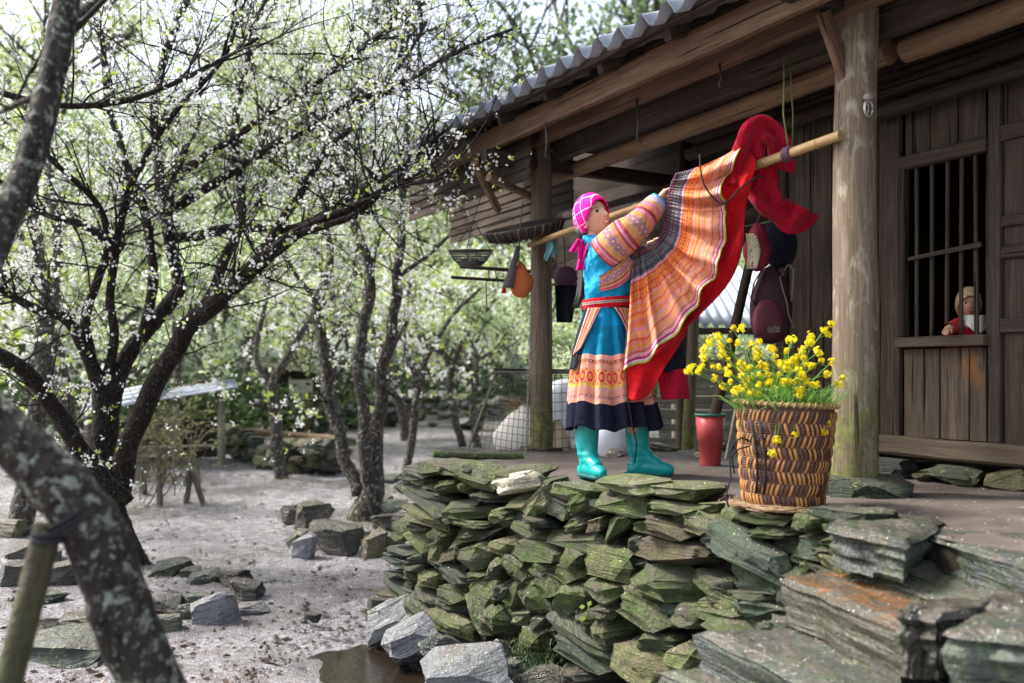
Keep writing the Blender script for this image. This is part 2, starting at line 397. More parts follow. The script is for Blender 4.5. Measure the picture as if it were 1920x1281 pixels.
M_ROPE = m_simple('black_rope', (.022, .022, .026), .7, .4, 80, .2)
M_ROPEG = m_simple('green_strap', (.11, .14, .045), .6, .4, 40)
M_STEM = m_leaf('mustard_stem', [(.17, .33, .05), (.24, .42, .08)], .25)
M_MLEAF = m_leaf('mustard_leaf', [(.14, .32, .07), (.20, .40, .10), (.28, .46, .14)], .35)
M_YELLOW = m_leaf('mustard_petal', [(.88, .76, .012), (.80, .66, .01), (.92, .84, .04)], .35)
M_RED = m_cloth('red_cotton', (.60, .008, .016))
M_CRIM = m_cloth('crimson_cotton', (.42, .006, .03), wr=.7)
M_BLACKC = m_cloth('indigo_black_cotton', (.011, .012, .022))
M_PINK = m_cloth('pink_cotton', (.72, .006, .22))
M_BLUE = m_cloth('cyan_satin', (.004, .34, .62), .6, .6, .2)
M_BOOT = m_simple('teal_rubber', (.006, .36, .345), .32, .12, 9, .5, .05)
M_BOOTS = m_simple('teal_sole', (.012, .13, .12), .55, .3, 20, .3)
M_HAIR = m_simple('dark_hair', (.03, .02, .016), .45, .4, 60, .4)
M_BUCKET = m_simple('red_plastic', (.42, .055, .06), .45, .15, 8, .4, .05)
M_BUCKR = m_simple('green_plastic_rim', (.03, .13, .10), .5, .2, 20, .3)
M_SACK = m_simple('white_sack', (.72, .68, .60), .7, .15, 9, .2, .3)
M_TANSACK = m_simple('tan_sack', (.52, .42, .28), .8, .2, 14, .2, .3)
M_PLASTIC = m_simple('milky_plastic', (.62, .64, .68), .3, .12, 6, .5, .3)
M_OBAG = m_simple('orange_cloth', (.50, .13, .04), .8, .3, 22, .15)
M_GCLOTH = m_simple('grey_check_cloth', (.10, .09, .09), .8, .4, 50, .15)
M_TEALC = m_simple('pale_teal_cloth', (.20, .42, .42), .8, .3, 25, .15)
M_PURP = m_simple('mauve_cloth', (.13, .07, .10), .8, .35, 25, .15)
M_MAROON = m_simple('maroon_nylon', (.10, .022, .032), .6, .3, 30, .3)
M_MAROON2 = m_simple('dark_maroon_nylon', (.05, .018, .025), .6, .3, 30, .3)
M_PBAG = m_simple('crimson_nylon', (.24, .015, .04), .6, .3, 20, .3)
M_STRAP = m_simple('pale_strap', (.30, .25, .20), .7, .2, 30)
def m_printed():
    t = NT('printed_bag_panel'); c = t.ramp(t.noise(t.obj(), 38, 3, .6, .8), [(.3, (.30, .10, .08)), (.42, (.55, .50, .45)), (.5, (.42, .45, .20)), (.58, (.60, .58, .55)), (.7, (.22, .30, .33))], 'CONSTANT')
    return t.bsdf(c, .6)
M_PRINT = m_printed()
def m_labelpatch():
    t = NT('grey_name_patch'); c = t.ramp(t.noise(t.map(t.obj(), (90, 90, 130)), 1.0, 1, .5), [(.46, (.20, .16, .16)), (.52, (.09, .04, .045))]); return t.bsdf(c, .6)
M_PATCH = m_labelpatch()
def m_vcol(name, rough=.55, spec=.3, sss=0.0, nb=0):
    t = NT(name); c = t.n('VertexColor', layer_name='Col').outputs[0]; nz = t.noise(t.obj(), 90, 3)
    c = t.mix(.18, c, t.mix(nz, (.4, .4, .4), (1.3, 1.3, 1.3)), 'MULTIPLY') if nb else c
    kw = {}
    if sss: kw = {'Subsurface Weight': sss, 'Subsurface Radius': (.012, .005, .003), 'Subsurface Scale': 1.0}
    return t.bsdf(c, rough, spec, None, **kw)
M_SKIN = m_vcol('skin', .5, .35, .25); M_VCOL = m_vcol('painted_cloth', .75, .15, 0, 1)
# woven ornament: stripes along v with motif bands
def m_woven(name, stops, motif_bands, tile_u, accent, vmul=1.0, spark=(.75, .55, .15)):
    t = NT(name); s = t.sep(t.uv()); u, v = s[0], s[1]
    c = t.ramp(t.math('MULTIPLY', v, vmul), stops, 'CONSTANT')
    for (v0, v1, rows, ca, cb) in motif_bands:
        inb = t.math('MULTIPLY', t.math('GREATER_THAN', v, v0), t.math('LESS_THAN', v, v1))
        lv = t.math('MULTIPLY', t.math('SUBTRACT', v, v0), rows / (v1 - v0)); lu = t.math('MULTIPLY', u, tile_u)
        fu = t.math('SUBTRACT', t.math('FRACT', lu), .5); fv = t.math('SUBTRACT', t.math('FRACT', lv), .5)
        d = t.math('SQRT', t.math('ADD', t.math('MULTIPLY', fu, fu), t.math('MULTIPLY', fv, fv)))
        ring = t.math('MULTIPLY', t.math('GREATER_THAN', d, .2), t.math('LESS_THAN', d, .36)); dot = t.math('LESS_THAN', d, .11)
        dia = t.math('GREATER_THAN', t.math('ADD', t.math('ABSOLUTE', fu), t.math('ABSOLUTE', fv)), .82)
        c = t.mix(t.math('MULTIPLY', ring, inb), c, ca); c = t.mix(t.math('MULTIPLY', dot, inb), c, cb); c = t.mix(t.math('MULTIPLY', dia, inb), c, accent)
    w = t.n('TexWave', {'Vector': t.map(t.uv(), (1, 1, 1)), 'Scale': 60.0, 'Distortion': 2.0}, bands_direction='Y').outputs[1]
    c = t.mix(.16, c, t.ramp(t.noise(t.map(t.uv(), (30, 160, 1)), 1.0, 3), [(.3, .3), (.7, 1.6)]), 'MULTIPLY')
    wk = t.noise(t.map(t.obj(), (1, 1, .6)), 13, 3, .5, 1.4); nn = t.bump(wk, .5, .03)
    c = t.mix(.5, c, t.ramp(wk, [(.3, .62), (.7, 1.25)]), 'MULTIPLY')
    return t.bsdf(c, .85, .08, t.bump(w, .2, .003, nn))
# ------------------------------------------------------------------ yard
def make_ground():
    ys = [0.3]
    while ys[-1] < 150: ys.append(ys[-1] + max(.07, ys[-1] * .022))
    nx = 170; mb = MB(); vs = []; fs = []
    for y in ys:
        for i in range(nx + 1):
            k = (i / nx - .5) * 2; x = (k * 1.0 + 2.2 * k ** 5) * (y * .75 + 2.2)
            z = gz(x, y)
            if y < 16:
                z += .026 * fbm(x * 3, y * 3, 1.0, 4) + .016 * noise.noise(Vector((x * 8, y * 8, 2))) + .010 * abs(noise.noise(Vector((x * 19, y * 19, 5))))
                dp = math.hypot((x + .70 + .35 * (y - 4.7)) / .42, (y - 4.7) / .78)
                if dp < 1.4: z -= .10 * max(0, 1.4 - dp)
            vs.append((x, y, z))
    w = nx + 1
    for j in range(len(ys) - 1):
        for i in range(nx): fs.append((j*w+i, j*w+i+1, (j+1)*w+i+1, (j+1)*w+i))
    mb.add(vs, fs); o = mb.build('ground', M_GROUND, recenter=False); o['kind'] = 'structure'
    # the ground goes on behind the camera
    mb = MB(); mb.grid(lambda u, v: Vector(((u - .5) * 120, .35 - v * 60, -.02)), 8, 8)
    o = mb.build('rear_ground', M_GROUND, recenter=False); o['kind'] = 'structure'
make_ground()
mb = MB(); mb.grid(lambda u, v: (lambda a, b: Vector((-.70 - .35 * b + a, 4.7 + b, -.068)))(.62 * v * math.cos(u * 6.2832) * (1 + .2 * math.sin(u * 19)), 1.1 * v * math.sin(u * 6.2832) * (1 + .15 * math.sin(u * 13))), 40, 4, closed=True)
o = mb.build('puddle_water', M_WATER); o['kind'] = 'structure'

# ------------------------------------------------------------------ stones
def stone_mesh(i, slab=False):
    random.seed(100 + i); bm = bmesh.new()
    n = 22 if not slab else 26
    for k in range(n):
        p = Vector((U(-1, 1), U(-1, 1), U(-1, 1))); ax = random.choice((0, 1, 1, 2, 2)); p[ax] = 1 if p[ax] > 0 else -1
        q = 5 if slab else 3.2; l = (abs(p.x) ** q + abs(p.y) ** q + abs(p.z) ** q) ** (1 / q); p = p / l * U(.87, 1.0) * .54
        bm.verts.new(p)
    r = bmesh.ops.convex_hull(bm, input=bm.verts); bmesh.ops.delete(bm, geom=[g for g in r['geom_interior'] if isinstance(g, bmesh.types.BMVert)], context='VERTS')
    bmesh.ops.dissolve_limit(bm, angle_limit=math.radians(16), verts=bm.verts, edges=bm.edges)
    bmesh.ops.bevel(bm, geom=bm.edges[:], offset=.012, segments=1, affect='EDGES')
    bmesh.ops.triangulate(bm, faces=bm.faces); bmesh.ops.subdivide_edges(bm, edges=[e for e in bm.edges if e.calc_length() > .16], cuts=2, use_grid_fill=True)
    bmesh.ops.triangulate(bm, faces=bm.faces); bm.normal_update()
    for v in bm.verts:
        st = noise.cell(Vector((0, 0, v.co.z * 8 + i))) - .5
        side = 1 - abs(v.normal.z)
        v.co += v.normal * (.03 * noise.noise(v.co * 3 + Vector((i, 0, 0))) + .055 * st * side + .022 * noise.noise(v.co * 9))
    me = bpy.data.meshes.new('stone'); bm.to_mesh(me); bm.free()
    me.polygons.foreach_set('use_smooth', [True] * len(me.polygons)); me.set_sharp_from_angle(angle=math.radians(20))
    return me
STONES = [stone_mesh(i) for i in range(18)]; SLABS = [stone_mesh(40 + i, True) for i in range(8)]
random.seed(11)
HUES = {'g': ((.155, .16, .112), .75), 'l': ((.27, .275, .18), .9), 'y': ((.23, .215, .135), .7), 'd': ((.125, .132, .118), .4),
        'b': ((.115, .145, .14), .4), 'w': ((.78, .72, .62), 0.0), 'n': ((.16, .125, .09), .35), 's': ((.27, .285, .31), .0), 'k': ((.055, .048, .043), .10), 'c': ((.058, .07, .077), .3), 'r': ((.085, .075, .065), .15)}
def put_stone(name, M, dims, hue, parent, mesh=None, mat=M_STONE):
    me = mesh or random.choice(STONES)
    o = bpy.data.objects.new(name, me); col.objects.link(o)
    if not me.materials: me.materials.append(mat)
    if parent is not None: adopt(o, parent)
    o.matrix_basis = M @ Matrix.Diagonal((*dims, 1))
    if me.materials[0] != mat:
        o.material_slots[0].link = 'OBJECT'; o.material_slots[0].material = mat
    c, a = HUES[hue]; j = U(.82, 1.2); o.color = (c[0] * j * U(.95, 1.06), c[1] * j, c[2] * j * U(.93, 1.06), a)
    return o
# terrace retaining wall: columns of the photograph -> top edge row and depth at top and base
WT = [(690, 868, 5.75, 5.62), (740, 874, 5.5, 5.35), (800, 880, 5.24, 5.0), (950, 895, 4.83, 4.45), (1100, 910, 4.48, 4.12), (1300, 930, 4.08, 3.75), (1500, 965, 3.55, 3.3), (1700, 1000, 3.12, 2.9), (1950, 1060, 2.62, 2.45)]
def wall_depth(px, py):
    px = min(max(px, 690), 1950); i = 0
    while i < len(WT) - 2 and px > WT[i + 1][0]: i += 1
    a, b = WT[i], WT[i + 1]; s = (px - a[0]) / (b[0] - a[0]); yt, dt, db = (a[k] + (b[k] - a[k]) * s for k in (1, 2, 3))
    yb = HOR + F * CZ / db; f = (py - yt) / (yb - yt)
    return dt + (db - dt) * max(-.1, min(1.1, f))
def wall_dir(px):
    a = pt(px - 40, 1000, wall_depth(px - 40, 1000)); b = pt(px + 40, 1000, wall_depth(px + 40, 1000)); d = b - a; d.z = 0
    return d.normalized()
wall = thing('dry_stone_wall', 'mossy dry stone retaining wall of stacked slates holding up the terrace', 'stone wall', (0.3, 4.6, 0))
WS = [(250,130,190,60,4,'d'),(235,175,170,55,6,'d'),(420,90,200,60,4,'g'),(345,95,150,70,0,'g'),(525,65,130,45,0,'b'),(530,135,310,115,5,'g'),(790,125,230,50,0,'g'),(800,190,280,125,-10,'w'),(925,205,80,60,0,'g'),(1090,195,240,110,12,'l'),(1395,190,370,80,-2,'l'),(1640,240,330,85,3,'l'),
(270,215,170,50,5,'d'),(290,250,220,55,8,'d'),(405,215,130,70,-15,'g'),(490,225,90,70,-50,'y'),(640,275,250,55,3,'d'),(300,300,300,70,15,'d'),(520,340,260,95,-5,'g'),(690,370,130,90,-15,'y'),(775,380,110,50,-10,'g'),(920,295,190,120,-35,'l'),(790,305,120,70,-10,'y'),(1010,330,140,120,15,'d'),(1110,305,120,130,-20,'l'),(1345,300,290,140,6,'g'),(1630,335,330,80,2,'l'),
(310,385,270,100,8,'y'),(910,400,150,50,10,'d'),(150,450,90,110,0,'g'),(260,445,130,60,15,'g'),(250,520,130,100,20,'y'),(375,470,80,80,30,'g'),(445,485,130,120,-40,'l'),(520,415,160,45,8,'g'),(560,470,110,65,-5,'g'),(1090,420,120,85,-10,'l'),(1210,420,100,85,-20,'n'),(1310,430,150,110,-62,'g'),(1430,490,160,110,-55,'d'),(1610,440,330,95,12,'n'),(1760,420,200,130,12,'l'),
(850,460,210,80,15,'g'),(1100,510,380,95,5,'g'),(720,530,150,65,0,'y'),(555,590,170,135,-10,'g'),(900,565,250,115,8,'g'),(345,565,85,170,0,'y'),(440,590,120,80,-25,'n'),(160,570,160,50,0,'b'),(150,620,180,60,5,'b'),(265,605,60,50,0,'b'),(130,690,110,75,0,'d'),(215,690,100,65,0,'d'),(305,720,115,90,5,'y'),(235,650,110,34,0,'d'),(380,670,170,55,25,'d'),(450,700,170,90,20,'d'),(570,700,130,60,-10,'g'),(685,655,70,135,20,'g'),(780,640,140,90,25,'g'),(910,665,115,85,10,'g'),(1090,600,110,90,20,'l'),(1050,690,150,120,25,'y'),(1280,640,320,175,5,'y'),(1620,570,380,135,0,'n'),
(720,740,150,110,-65,'b'),(845,720,150,60,62,'y'),(950,750,200,140,25,'g'),(590,800,180,150,10,'g'),(790,790,170,110,-52,'g'),(900,860,230,120,35,'g'),(150,770,230,62,5,'b'),(110,800,130,45,0,'n'),(430,810,170,85,10,'g'),(310,810,150,45,15,'d'),(290,880,180,130,15,'d'),(450,885,230,75,12,'d'),(140,850,160,85,10,'d'),(450,960,280,115,8,'y'),(590,910,210,85,30,'g'),(720,960,200,100,28,'g'),(740,850,150,75,15,'g'),(820,920,115,95,0,'g'),(900,955,100,65,5,'d'),(880,1020,140,85,10,'y'),(1085,850,170,175,20,'g'),(1255,780,190,105,0,'g'),(1265,900,140,95,10,'g'),(1650,750,460,170,2,'g'),(1470,890,370,170,25,'l'),(1200,960,190,75,15,'g'),(1320,1010,240,110,15,'g'),(1140,1020,410,90,22,'d'),(1130,1120,430,130,20,'b'),(1450,1190,300,160,10,'y'),(1540,1090,200,115,10,'g'),(1710,930,170,125,0,'g'),(1690,1170,200,165,0,'y'),
(1833,330,130,64,0,'l'),(1978,350,135,90,15,'l'),(2143,385,260,85,3,'l'),(2363,400,170,75,10,'g'),(1873,425,260,155,20,'l'),(2173,460,240,75,-3,'g'),(2083,590,490,225,18,'b'),(2463,560,190,105,5,'g'),(2513,525,140,45,0,'g'),(2503,610,260,85,5,'y'),(2703,580,310,150,20,'y'),(2803,540,190,65,3,'g'),(2083,810,250,75,-8,'d'),(2113,900,310,115,5,'b'),(1873,920,310,115,3,'g'),(2000,1020,300,120,8,'g'),(2250,980,300,120,4,'d'),(2450,1080,380,130,8,'d'),(2050,1180,330,140,6,'y'),(1900,1290,400,120,5,'g'),(1550,1320,300,110,5,'d'),(1180,1260,300,110,8,'k'),(2300,700,260,90,5,'d'),(2600,720,330,110,5,'d'),(2850,700,300,120,8,'d')]
for (zx, zy, w, h, ang, hue) in WS:
    px, py = 700 + zx * .3443, 840 + zy * .3443; w *= .3443; h *= .3443
    d = wall_depth(px, py); wd = wall_dir(px); nrm = Vector((wd.y, -wd.x, 0))      # outward
    if nrm.y > 0: nrm = -nrm
    p = pt(px, py, d); vis = max(.5, wd.x - wd.y * p.x / p.y)
    W_ = w * d / F / vis * 1.15; H_ = h * d / F * 1.14; D_ = U(.24, .34)
    rot = Matrix.Rotation(math.radians(ang), 4, 'Y') @ Matrix.Rotation(U(-.10, .10), 4, 'Z') @ Matrix.Rotation(U(-.08, .10), 4, 'X')
    p.z = min(p.z, FL + (.0 if 1055 < px < 1140 else .05) - H_ * .42)
    fr = Matrix((wd, -nrm, Vector((0, 0, 1)))).transposed().to_4x4(); fr.translation = p - nrm * (D_ * .5 - U(.045, .10))
    put_stone('stone', fr @ rot, (W_, D_, H_), hue, wall)
# smaller packing stones set deeper between the big ones
for k in range(120):
    px = U(730, 1640); a = wall_depth(px, 900); yt = 885 + max(0, px - 900) * .105; py = U(yt + 15, 1290)
    if px < 800 and py > 1130: continue
    d = wall_depth(px, py) + .03; wd = wall_dir(px); nrm = Vector((wd.y, -wd.x, 0)); p = pt(px, py, d)
    if nrm.y > 0: nrm = -nrm
    fr = Matrix((wd, -nrm, Vector((0, 0, 1)))).transposed().to_4x4(); fr.translation = p - nrm * .07
    put_stone('stone', fr @ Matrix.Rotation(U(-.4, .4), 4, 'Y') @ Matrix.Rotation(U(-.3, .3), 4, 'X'), (U(.10, .2), .2, U(.04, .09)), random.choice('gddgkyb'), wall)
for k in range(46):
    px = U(1330, 1660); py = U(965, 1285); d = wall_depth(px, py) + .05; wd = wall_dir(px); nrm = Vector((wd.y, -wd.x, 0)); p = pt(px, py, d)
    if nrm.y > 0: nrm = -nrm
    fr = Matrix((wd, -nrm, Vector((0, 0, 1)))).transposed().to_4x4(); fr.translation = p - nrm * .06
    put_stone('stone', fr @ Matrix.Rotation(U(-.2, .3), 4, 'Y'), (U(.18, .34), .22, U(.07, .13)), random.choice('gdbdcy'), wall)
# earth core behind the stones
def core(u, v):
    px = 742 + u * 1180; a = None
    i = 0
    while i < len(WT) - 2 and px > WT[i + 1][0]: i += 1
    q, r = WT[i], WT[i + 1]; s = (px - q[0]) / (r[0] - q[0]); yt, dt, db = (q[k] + (r[k] - q[k]) * s for k in (1, 2, 3))
    z = FL - .03 - v * 1.05; d = dt + (db - dt) * v + .14
    x = (px - 960) / F * (dt + (db - dt) * v)
    return Vector((x + .1 + .04 * fbm(x * 6, z * 6), d + .05 * fbm(x * 5, z * 5, 4), z))
mb = MB(); mb.grid(core, 90, 18); mb.build('earth_core', m_simple('dark_wall_earth', (.035, .028, .022), .9, .4, 30, .1, .5), wall, recenter=False)
# moss beard low on the wall
mb = MB()
for k in range(1500):
    px = 985 + random.gauss(0, 22) + (R() ** 2) * 40; py = U(1195, 1262); d = wall_depth(px, py) - .01; p = pt(px, py, d)
    q = p + Vector((U(-.012, .012), U(-.02, 0), -U(.006, .02))); s = Vector((U(-.006, .006), 0, .003))
    mb.add([p, p + s, q], [(0, 1, 2)])
mb.build('moss', M_DGREEN, wall, recenter=False, kind='stuff')
# small plant sprouting from the wall
sp0 = pt(1100, 1160, wall_depth(1100, 1160) - .05)
spt = thing('seedling', 'small bright green seedling sprouting between the wall stones', 'plant', sp0)
mb = MB(); mb.tube([sp0, sp0 + Vector((.0, -.01, .03)), sp0 + Vector((.01, -.02, .06))], [.003, .002], 5) if False else mb.tube([sp0, sp0 + Vector((0, -.01, .03)), sp0 + Vector((.01, -.02, .06))], .0025, 5)
mb.build('stem', M_STEM, spt)
for (dx, dz, sx, sz) in ((-.02, .06, -.03, .0), (.012, .06, .012, .03), (.02, .03, .03, .012), (-.01, .01, -.03, -.01)):
    b0 = sp0 + Vector((dx * .4, -.015, dz)); e = b0 + Vector((sx, -.012, sz)); sd = (e - b0).cross(Vector((0, 1, 0))).normalized() * .012
    mb = MB(); mb.add([b0, (b0 + e) / 2 + sd, e, (b0 + e) / 2 - sd], [(0, 1, 2, 3)]); mb.build('leaf', M_YLEAF, spt)

# terrace floor
top_pts = []
for px in (790, 850, 950, 1100, 1300, 1500, 1700, 1950):
    for i in range(len(WT) - 1):
        if WT[i][0] <= px <= WT[i + 1][0]:
            q, r = WT[i], WT[i + 1]; s = (px - q[0]) / (r[0] - q[0]); d = q[2] + (r[2] - q[2]) * s; x = (px - 960) / F * d; top_pts.append(Vector((x + .10, d + .12, 0))); break
back_pts = [Vector((-.42, 6.1, 0)), Vector((-.30, 6.6, 0)), Vector((.2, 7.15, 0)), Vector((.9, 7.2, 0)), Vector((1.6, 6.6, 0)), Vector((2.4, 6.2, 0)), Vector((4.2, 5.2, 0)), Vector((4.6, 3.6, 0))]
mb = MB()
def tf(u, v):
    def on(P, s):
        k = s * (len(P) - 1); i = min(int(k), len(P) - 2); return P[i].lerp(P[i + 1], k - i)
    p = on(top_pts, u).lerp(on(back_pts, u), v); e = min(1, v * 6, (1 - v) * 8)
    p.z = FL - .03 + .03 * e + .012 * fbm(p.x * 4, p.y * 4) ; return p
mb.grid(tf, 70, 40)
def tskirt(u, v):
    q = tf(u, 1.0); q.z -= v * 1.0; q.y += v * .12; return q
mb.grid(tskirt, 70, 6)
o = mb.build('terrace_floor', M_EARTH, recenter=False); o['kind'] = 'structure'

# ------------------------------------------------------------------ slab steps
steps = thing('stone_steps', 'steps of big wet slate slabs climbing beside the mossy wall to the porch', 'steps', (1.3, 2.7, 0))
def slab(pxs, z, th, hue, mesh, mat=None):
    """pxs: four top corners as photo pixels at height z"""
    c = [pt(x, y, F * (CZ - z) / (y - HOR)) for x, y in pxs]
    mb = MB(); n = 14
    sd = R() * 50
    def top(u, v):
        p = (c[0].lerp(c[1], u)).lerp(c[3].lerp(c[2], u), v); e = min(u, 1 - u, v, 1 - v)
        p = p + Vector((.03 * noise.noise(Vector((u * 5, v * 5, sd))), .03 * noise.noise(Vector((u * 5, v * 5, sd + 7))), .012 * fbm(p.x * 6, p.y * 6, sd) - (.02 if e < .001 else 0)))
        return p
    mb.grid(top, n, n)
    rim = [(i / n, 0) for i in range(n)] + [(1, i / n) for i in range(n)] + [(1 - i / n, 1) for i in range(n)] + [(0, 1 - i / n) for i in range(n)]
    lay = 7; vs = []; cen = (c[0] + c[1] + c[2] + c[3]) / 4
    for l in range(lay + 1):
        for k, (u, v) in enumerate(rim):
            p = top(u, v); o_ = (p - cen); o_.z = 0
            f = .022 * (noise.cell(Vector((l * 1.7 + sd, k * .12, 0))) - .5) + .012 * noise.noise(Vector((l * .9, k * .35, sd))) * (1 if l else 0) - .03 * l / lay
            vs.append(p + o_.normalized() * f - Vector((0, 0, th * l / lay)))
    m = len(rim); mb.add(vs, [(l * m + k, l * m + (k + 1) % m, (l + 1) * m + (k + 1) % m, (l + 1) * m + k) for l in range(lay) for k in range(m)])
    o = mb.build('slab', mat or M_SLAB, steps, sharp=40)
    h, a = HUES[hue]; o.color = (*h, a); return o
slab([(1545, 985), (1705, 1020), (1770, 972), (1600, 938)], .93, .12, 'c', None)
slab([(1698, 990), (2000, 1078), (2040, 1016), (1752, 962)], .90, .17, 'c', None)
slab([(1462, 1082), (1690, 1176), (1880, 1124), (1560, 1060)], .74, .20, 'r', None, M_SLABR)
slab([(1676, 1140), (1990, 1170), (2060, 1090), (1800, 1085)], .74, .11, 'c', None) if False else slab([(1676, 1142), (1770, 1156), (1880, 1122), (1780, 1112)], .80, .17, 'k', None)
slab([(1764, 1176), (2080, 1222), (2160, 1140), (1850, 1128)], .79, .30, 'c', None)
slab([(1830, 1128), (2080, 1160), (2120, 1098), (1880, 1090)], .80, .3, 'k', None)
slab([(1590, 1070), (2000, 1190), (2120, 1060), (1690, 1000)], .77, .5, 'd', None)
slab([(1302, 1178), (1640, 1340), (1990, 1290), (1470, 1172)], .56, .26, 'c', None)
slab([(1230, 1250), (1520, 1420), (1800, 1400), (1400, 1240)], .42, .3, 'd', None)
slab([(1560, 1420), (2000, 1500), (2200, 1290), (1700, 1285)], .50, .3, 'k', None)
tag(put_stone('red_chip', frame(pt(1755, 1126, F * .715 / (1126 - HOR)) + Vector((0, 0, .0)), Vector((1, .1, 0))), (.08, .03, .016), 'n', None, STONES[3], m_simple('brick_red', (.20, .06, .035), .6)), 'small red brick chip lying on the rusty slab step', 'brick chip')
# pad under the near post and pad under the far post, both loose stones of the house footing (built with the house)
# ------------------------------------------------------------------ the house
house = thing('farmhouse', 'old timber farmhouse with deep porch, log posts and corrugated grey roof', 'house', H(.6, .4, FL))
put_stone('footing_stone', frame(H(-.02, 0.02, FL + .005), Vector((1, -.15, 0))), (.46, .40, .17), 'c', house, STONES[5])
put_stone('footing_stone', frame(H(2.742, 0, FL - .01), Vector((1, -.3, 0))), (.34, .30, .10), 'n', house, STONES[9])
log('post', H(0, 0, FL + .045), H(.0, 0, 3.42), .105, .088, M_POST, house, 20, .05)
log('post', H(2.742, 0, FL + .02), H(2.742, 0, 3.40), .083, .070, M_POST2, house, 18, .04)
# timbers running along the eave
beam('fascia_beam', H(-2.4, -.36, 3.135), H(4.05, -.36, 3.135), .05, .145, M_BEAM, house)
beam('purlin', H(-2.4, -.10, 3.16), H(3.2, -.10, 3.16), .07, .15, M_BEAM, house)
beam('plate_beam', H(-2.4, .12, 3.10), H(2.9, .12, 3.10), .08, .17, M_WALL, house)
log('log_purlin', H(.05, .30, 3.02), H(3.1, .30, 2.98), .062, .055, M_LOG, house)
log('log_purlin', H(-2.4, .30, 3.02), H(-.04, .30, 3.0), .066, .062, M_LOG, house)
log('log_purlin', H(-2.4, .66, 3.0), H(1.9, .66, 2.96), .05, .045, M_DARK, house)
# loft boards over the porch
for i in range(7):
    n0 = .16 + i * .105
    beam('loft_board', H(-.35 + U(-.1, .1) - (.5 if i > 2 else 0), n0, 3.10 + .012 * (i % 2)), H(2.3 + U(-.3, .5), n0, 3.10 + .012 * (i % 2)), .10, .018, M_WALL, house, rough=.004)
# tie beams and braces at the posts
beam('tie_beam', H(0, -.46, 3.17), H(0, 1.2, 3.17), .09, .13, M_DARK, house)
beam('tie_beam', H(2.742, -.47, 2.99), H(2.742, 1.6, 2.99), .07, .10, M_DARK, house)
beam('tie_beam', H(1.1, -.1, 3.28), H(1.1, 1.6, 3.28), .07, .10, M_DARK, house)
beam('brace', H(.0, -.22, 3.09), H(.0, -.06, 2.80), .045, .06, M_BEAM, house, up=Vector((0, 0, 1)))
log('brace', H(2.9, -.46, 2.98), H(3.2, -.1, 2.72), .03, .03, M_LOG, house)
log('brace', H(2.8, -.4, 2.86), H(3.0, .25, 2.75), .03, .026, M_LOG, house)
# battens under the sheets
SL = .36
def roof_z(n): return 3.235 + SL * (n + .62)
for n0 in (-.52, -.2, .15, .6, 1.0):
    beam('batten', H(-2.5, n0, roof_z(n0) - .055), H(3.95, n0, roof_z(n0) - .055), .05, .035, M_DARK, house, rough=.004)
for k in range(11):
    t = -2.16 + k * .58
    beam('rafter', H(t, -.5, roof_z(-.5) - .10), H(t, 1.9, roof_z(1.9) - .10), .05, .06, M_DARK, house, rough=.005)
# corrugated sheets, each its own part
PITCH = .188
def sheet(t0, t1, n0, n1, lift, name='roof_sheet', mat=None):
    nw = int(round((t1 - t0) / PITCH)); nu = nw * 10; mb = MB(); sg = 8; sd = R() * 9
    def fn(off):
        def f(u, v):
            t = t0 + (t1 - t0) * u; n = n0 + (n1 - n0) * v
            if v == 0: n += .012 * noise.noise(Vector((t * 30, sd, 0)))
            return H(t, n, roof_z(n) + lift + off + .043 * math.sin(2 * math.pi * t / PITCH) + .006 * noise.noise(Vector((t * 2, n * 3, sd))))
        return f
    a = fn(0); b = fn(-.008)
    mb.grid(a, nu, sg); k = len(mb.v); mb.grid(b, nu, sg); w = nu + 1
    mb.f += [(i, i + 1, k + i + 1, k + i) for i in range(nu)] + [(sg * w + i, k + sg * w + i, k + sg * w + i + 1, sg * w + i + 1) for i in range(nu)]
    mb.f += [(j * w, k + j * w, k + (j + 1) * w, (j + 1) * w) for j in range(sg)] + [(j * w + nu, (j + 1) * w + nu, k + (j + 1) * w + nu, k + j * w + nu) for j in range(sg)]
    return mb.build(name, mat or M_ROOF, house, recenter=False)
tt = -1.2 - PITCH * 8
for k in range(9):
    sheet(tt, tt + PITCH * 4 + .03, -.62, .55, .012 * (k % 2)); sheet(tt, tt + PITCH * 4 + .03, .42, 2.1, .05 + .012 * (k % 2)); tt += PITCH * 4
for k in range(5): beam('attic_board', H(-3.2, 2.06, 3.22 + k * .235), H(5.25, 2.06, 3.22 + k * .235), .02, .23, M_DARK, house, rough=.003)
beam('attic_floor', H(-3.2, 1.4, 3.30), H(1.1, 1.4, 3.30), 1.3, .03, M_DARK, house, rough=.002)
# hanging lapped boards at the far gable
def gable(t0, t1, n0, z1, z0, rows):
    for r in range(rows):
        za = z1 - (z1 - z0) * r / rows; zb = z1 - (z1 - z0) * (r + 1) / rows - .012
        a = H(t0, n0 + .012, (za + zb) / 2); b = H(t1 + U(-.02, .02), n0 + .012, (za + zb) / 2)
        o = beam('gable_board', a, b, .014, za - zb, M_WALL, house, rough=.004)
        o.matrix_basis = o.matrix_basis @ Matrix.Rotation(.16, 4, 'X')
gable(2.5, 4.55, -.25, 3.20, 2.83, 5)
gable(3.1, 5.28, .50, 3.22, 2.78, 6)
log('gable_pole', H(2.6, -.22, 3.18), H(4.6, -.22, 3.18), .028, .024, M_DARK, house)
log('gable_pole', H(2.7, .46, 3.24), H(5.3, .46, 3.24), .028, .024, M_DARK, house)
log('gable_pole', H(3.9, -.30, 3.22), H(3.9, 1.9, 3.9), .03, .03, M_DARK, house)
log('gable_pole', H(5.1, -.05, 3.26), H(5.1, 1.6, 3.3), .03, .03, M_DARK, house)
log('post', H(5.15, 1.5, .1), H(5.15, 1.5, 3.35), .05, .045, M_POST2, house)
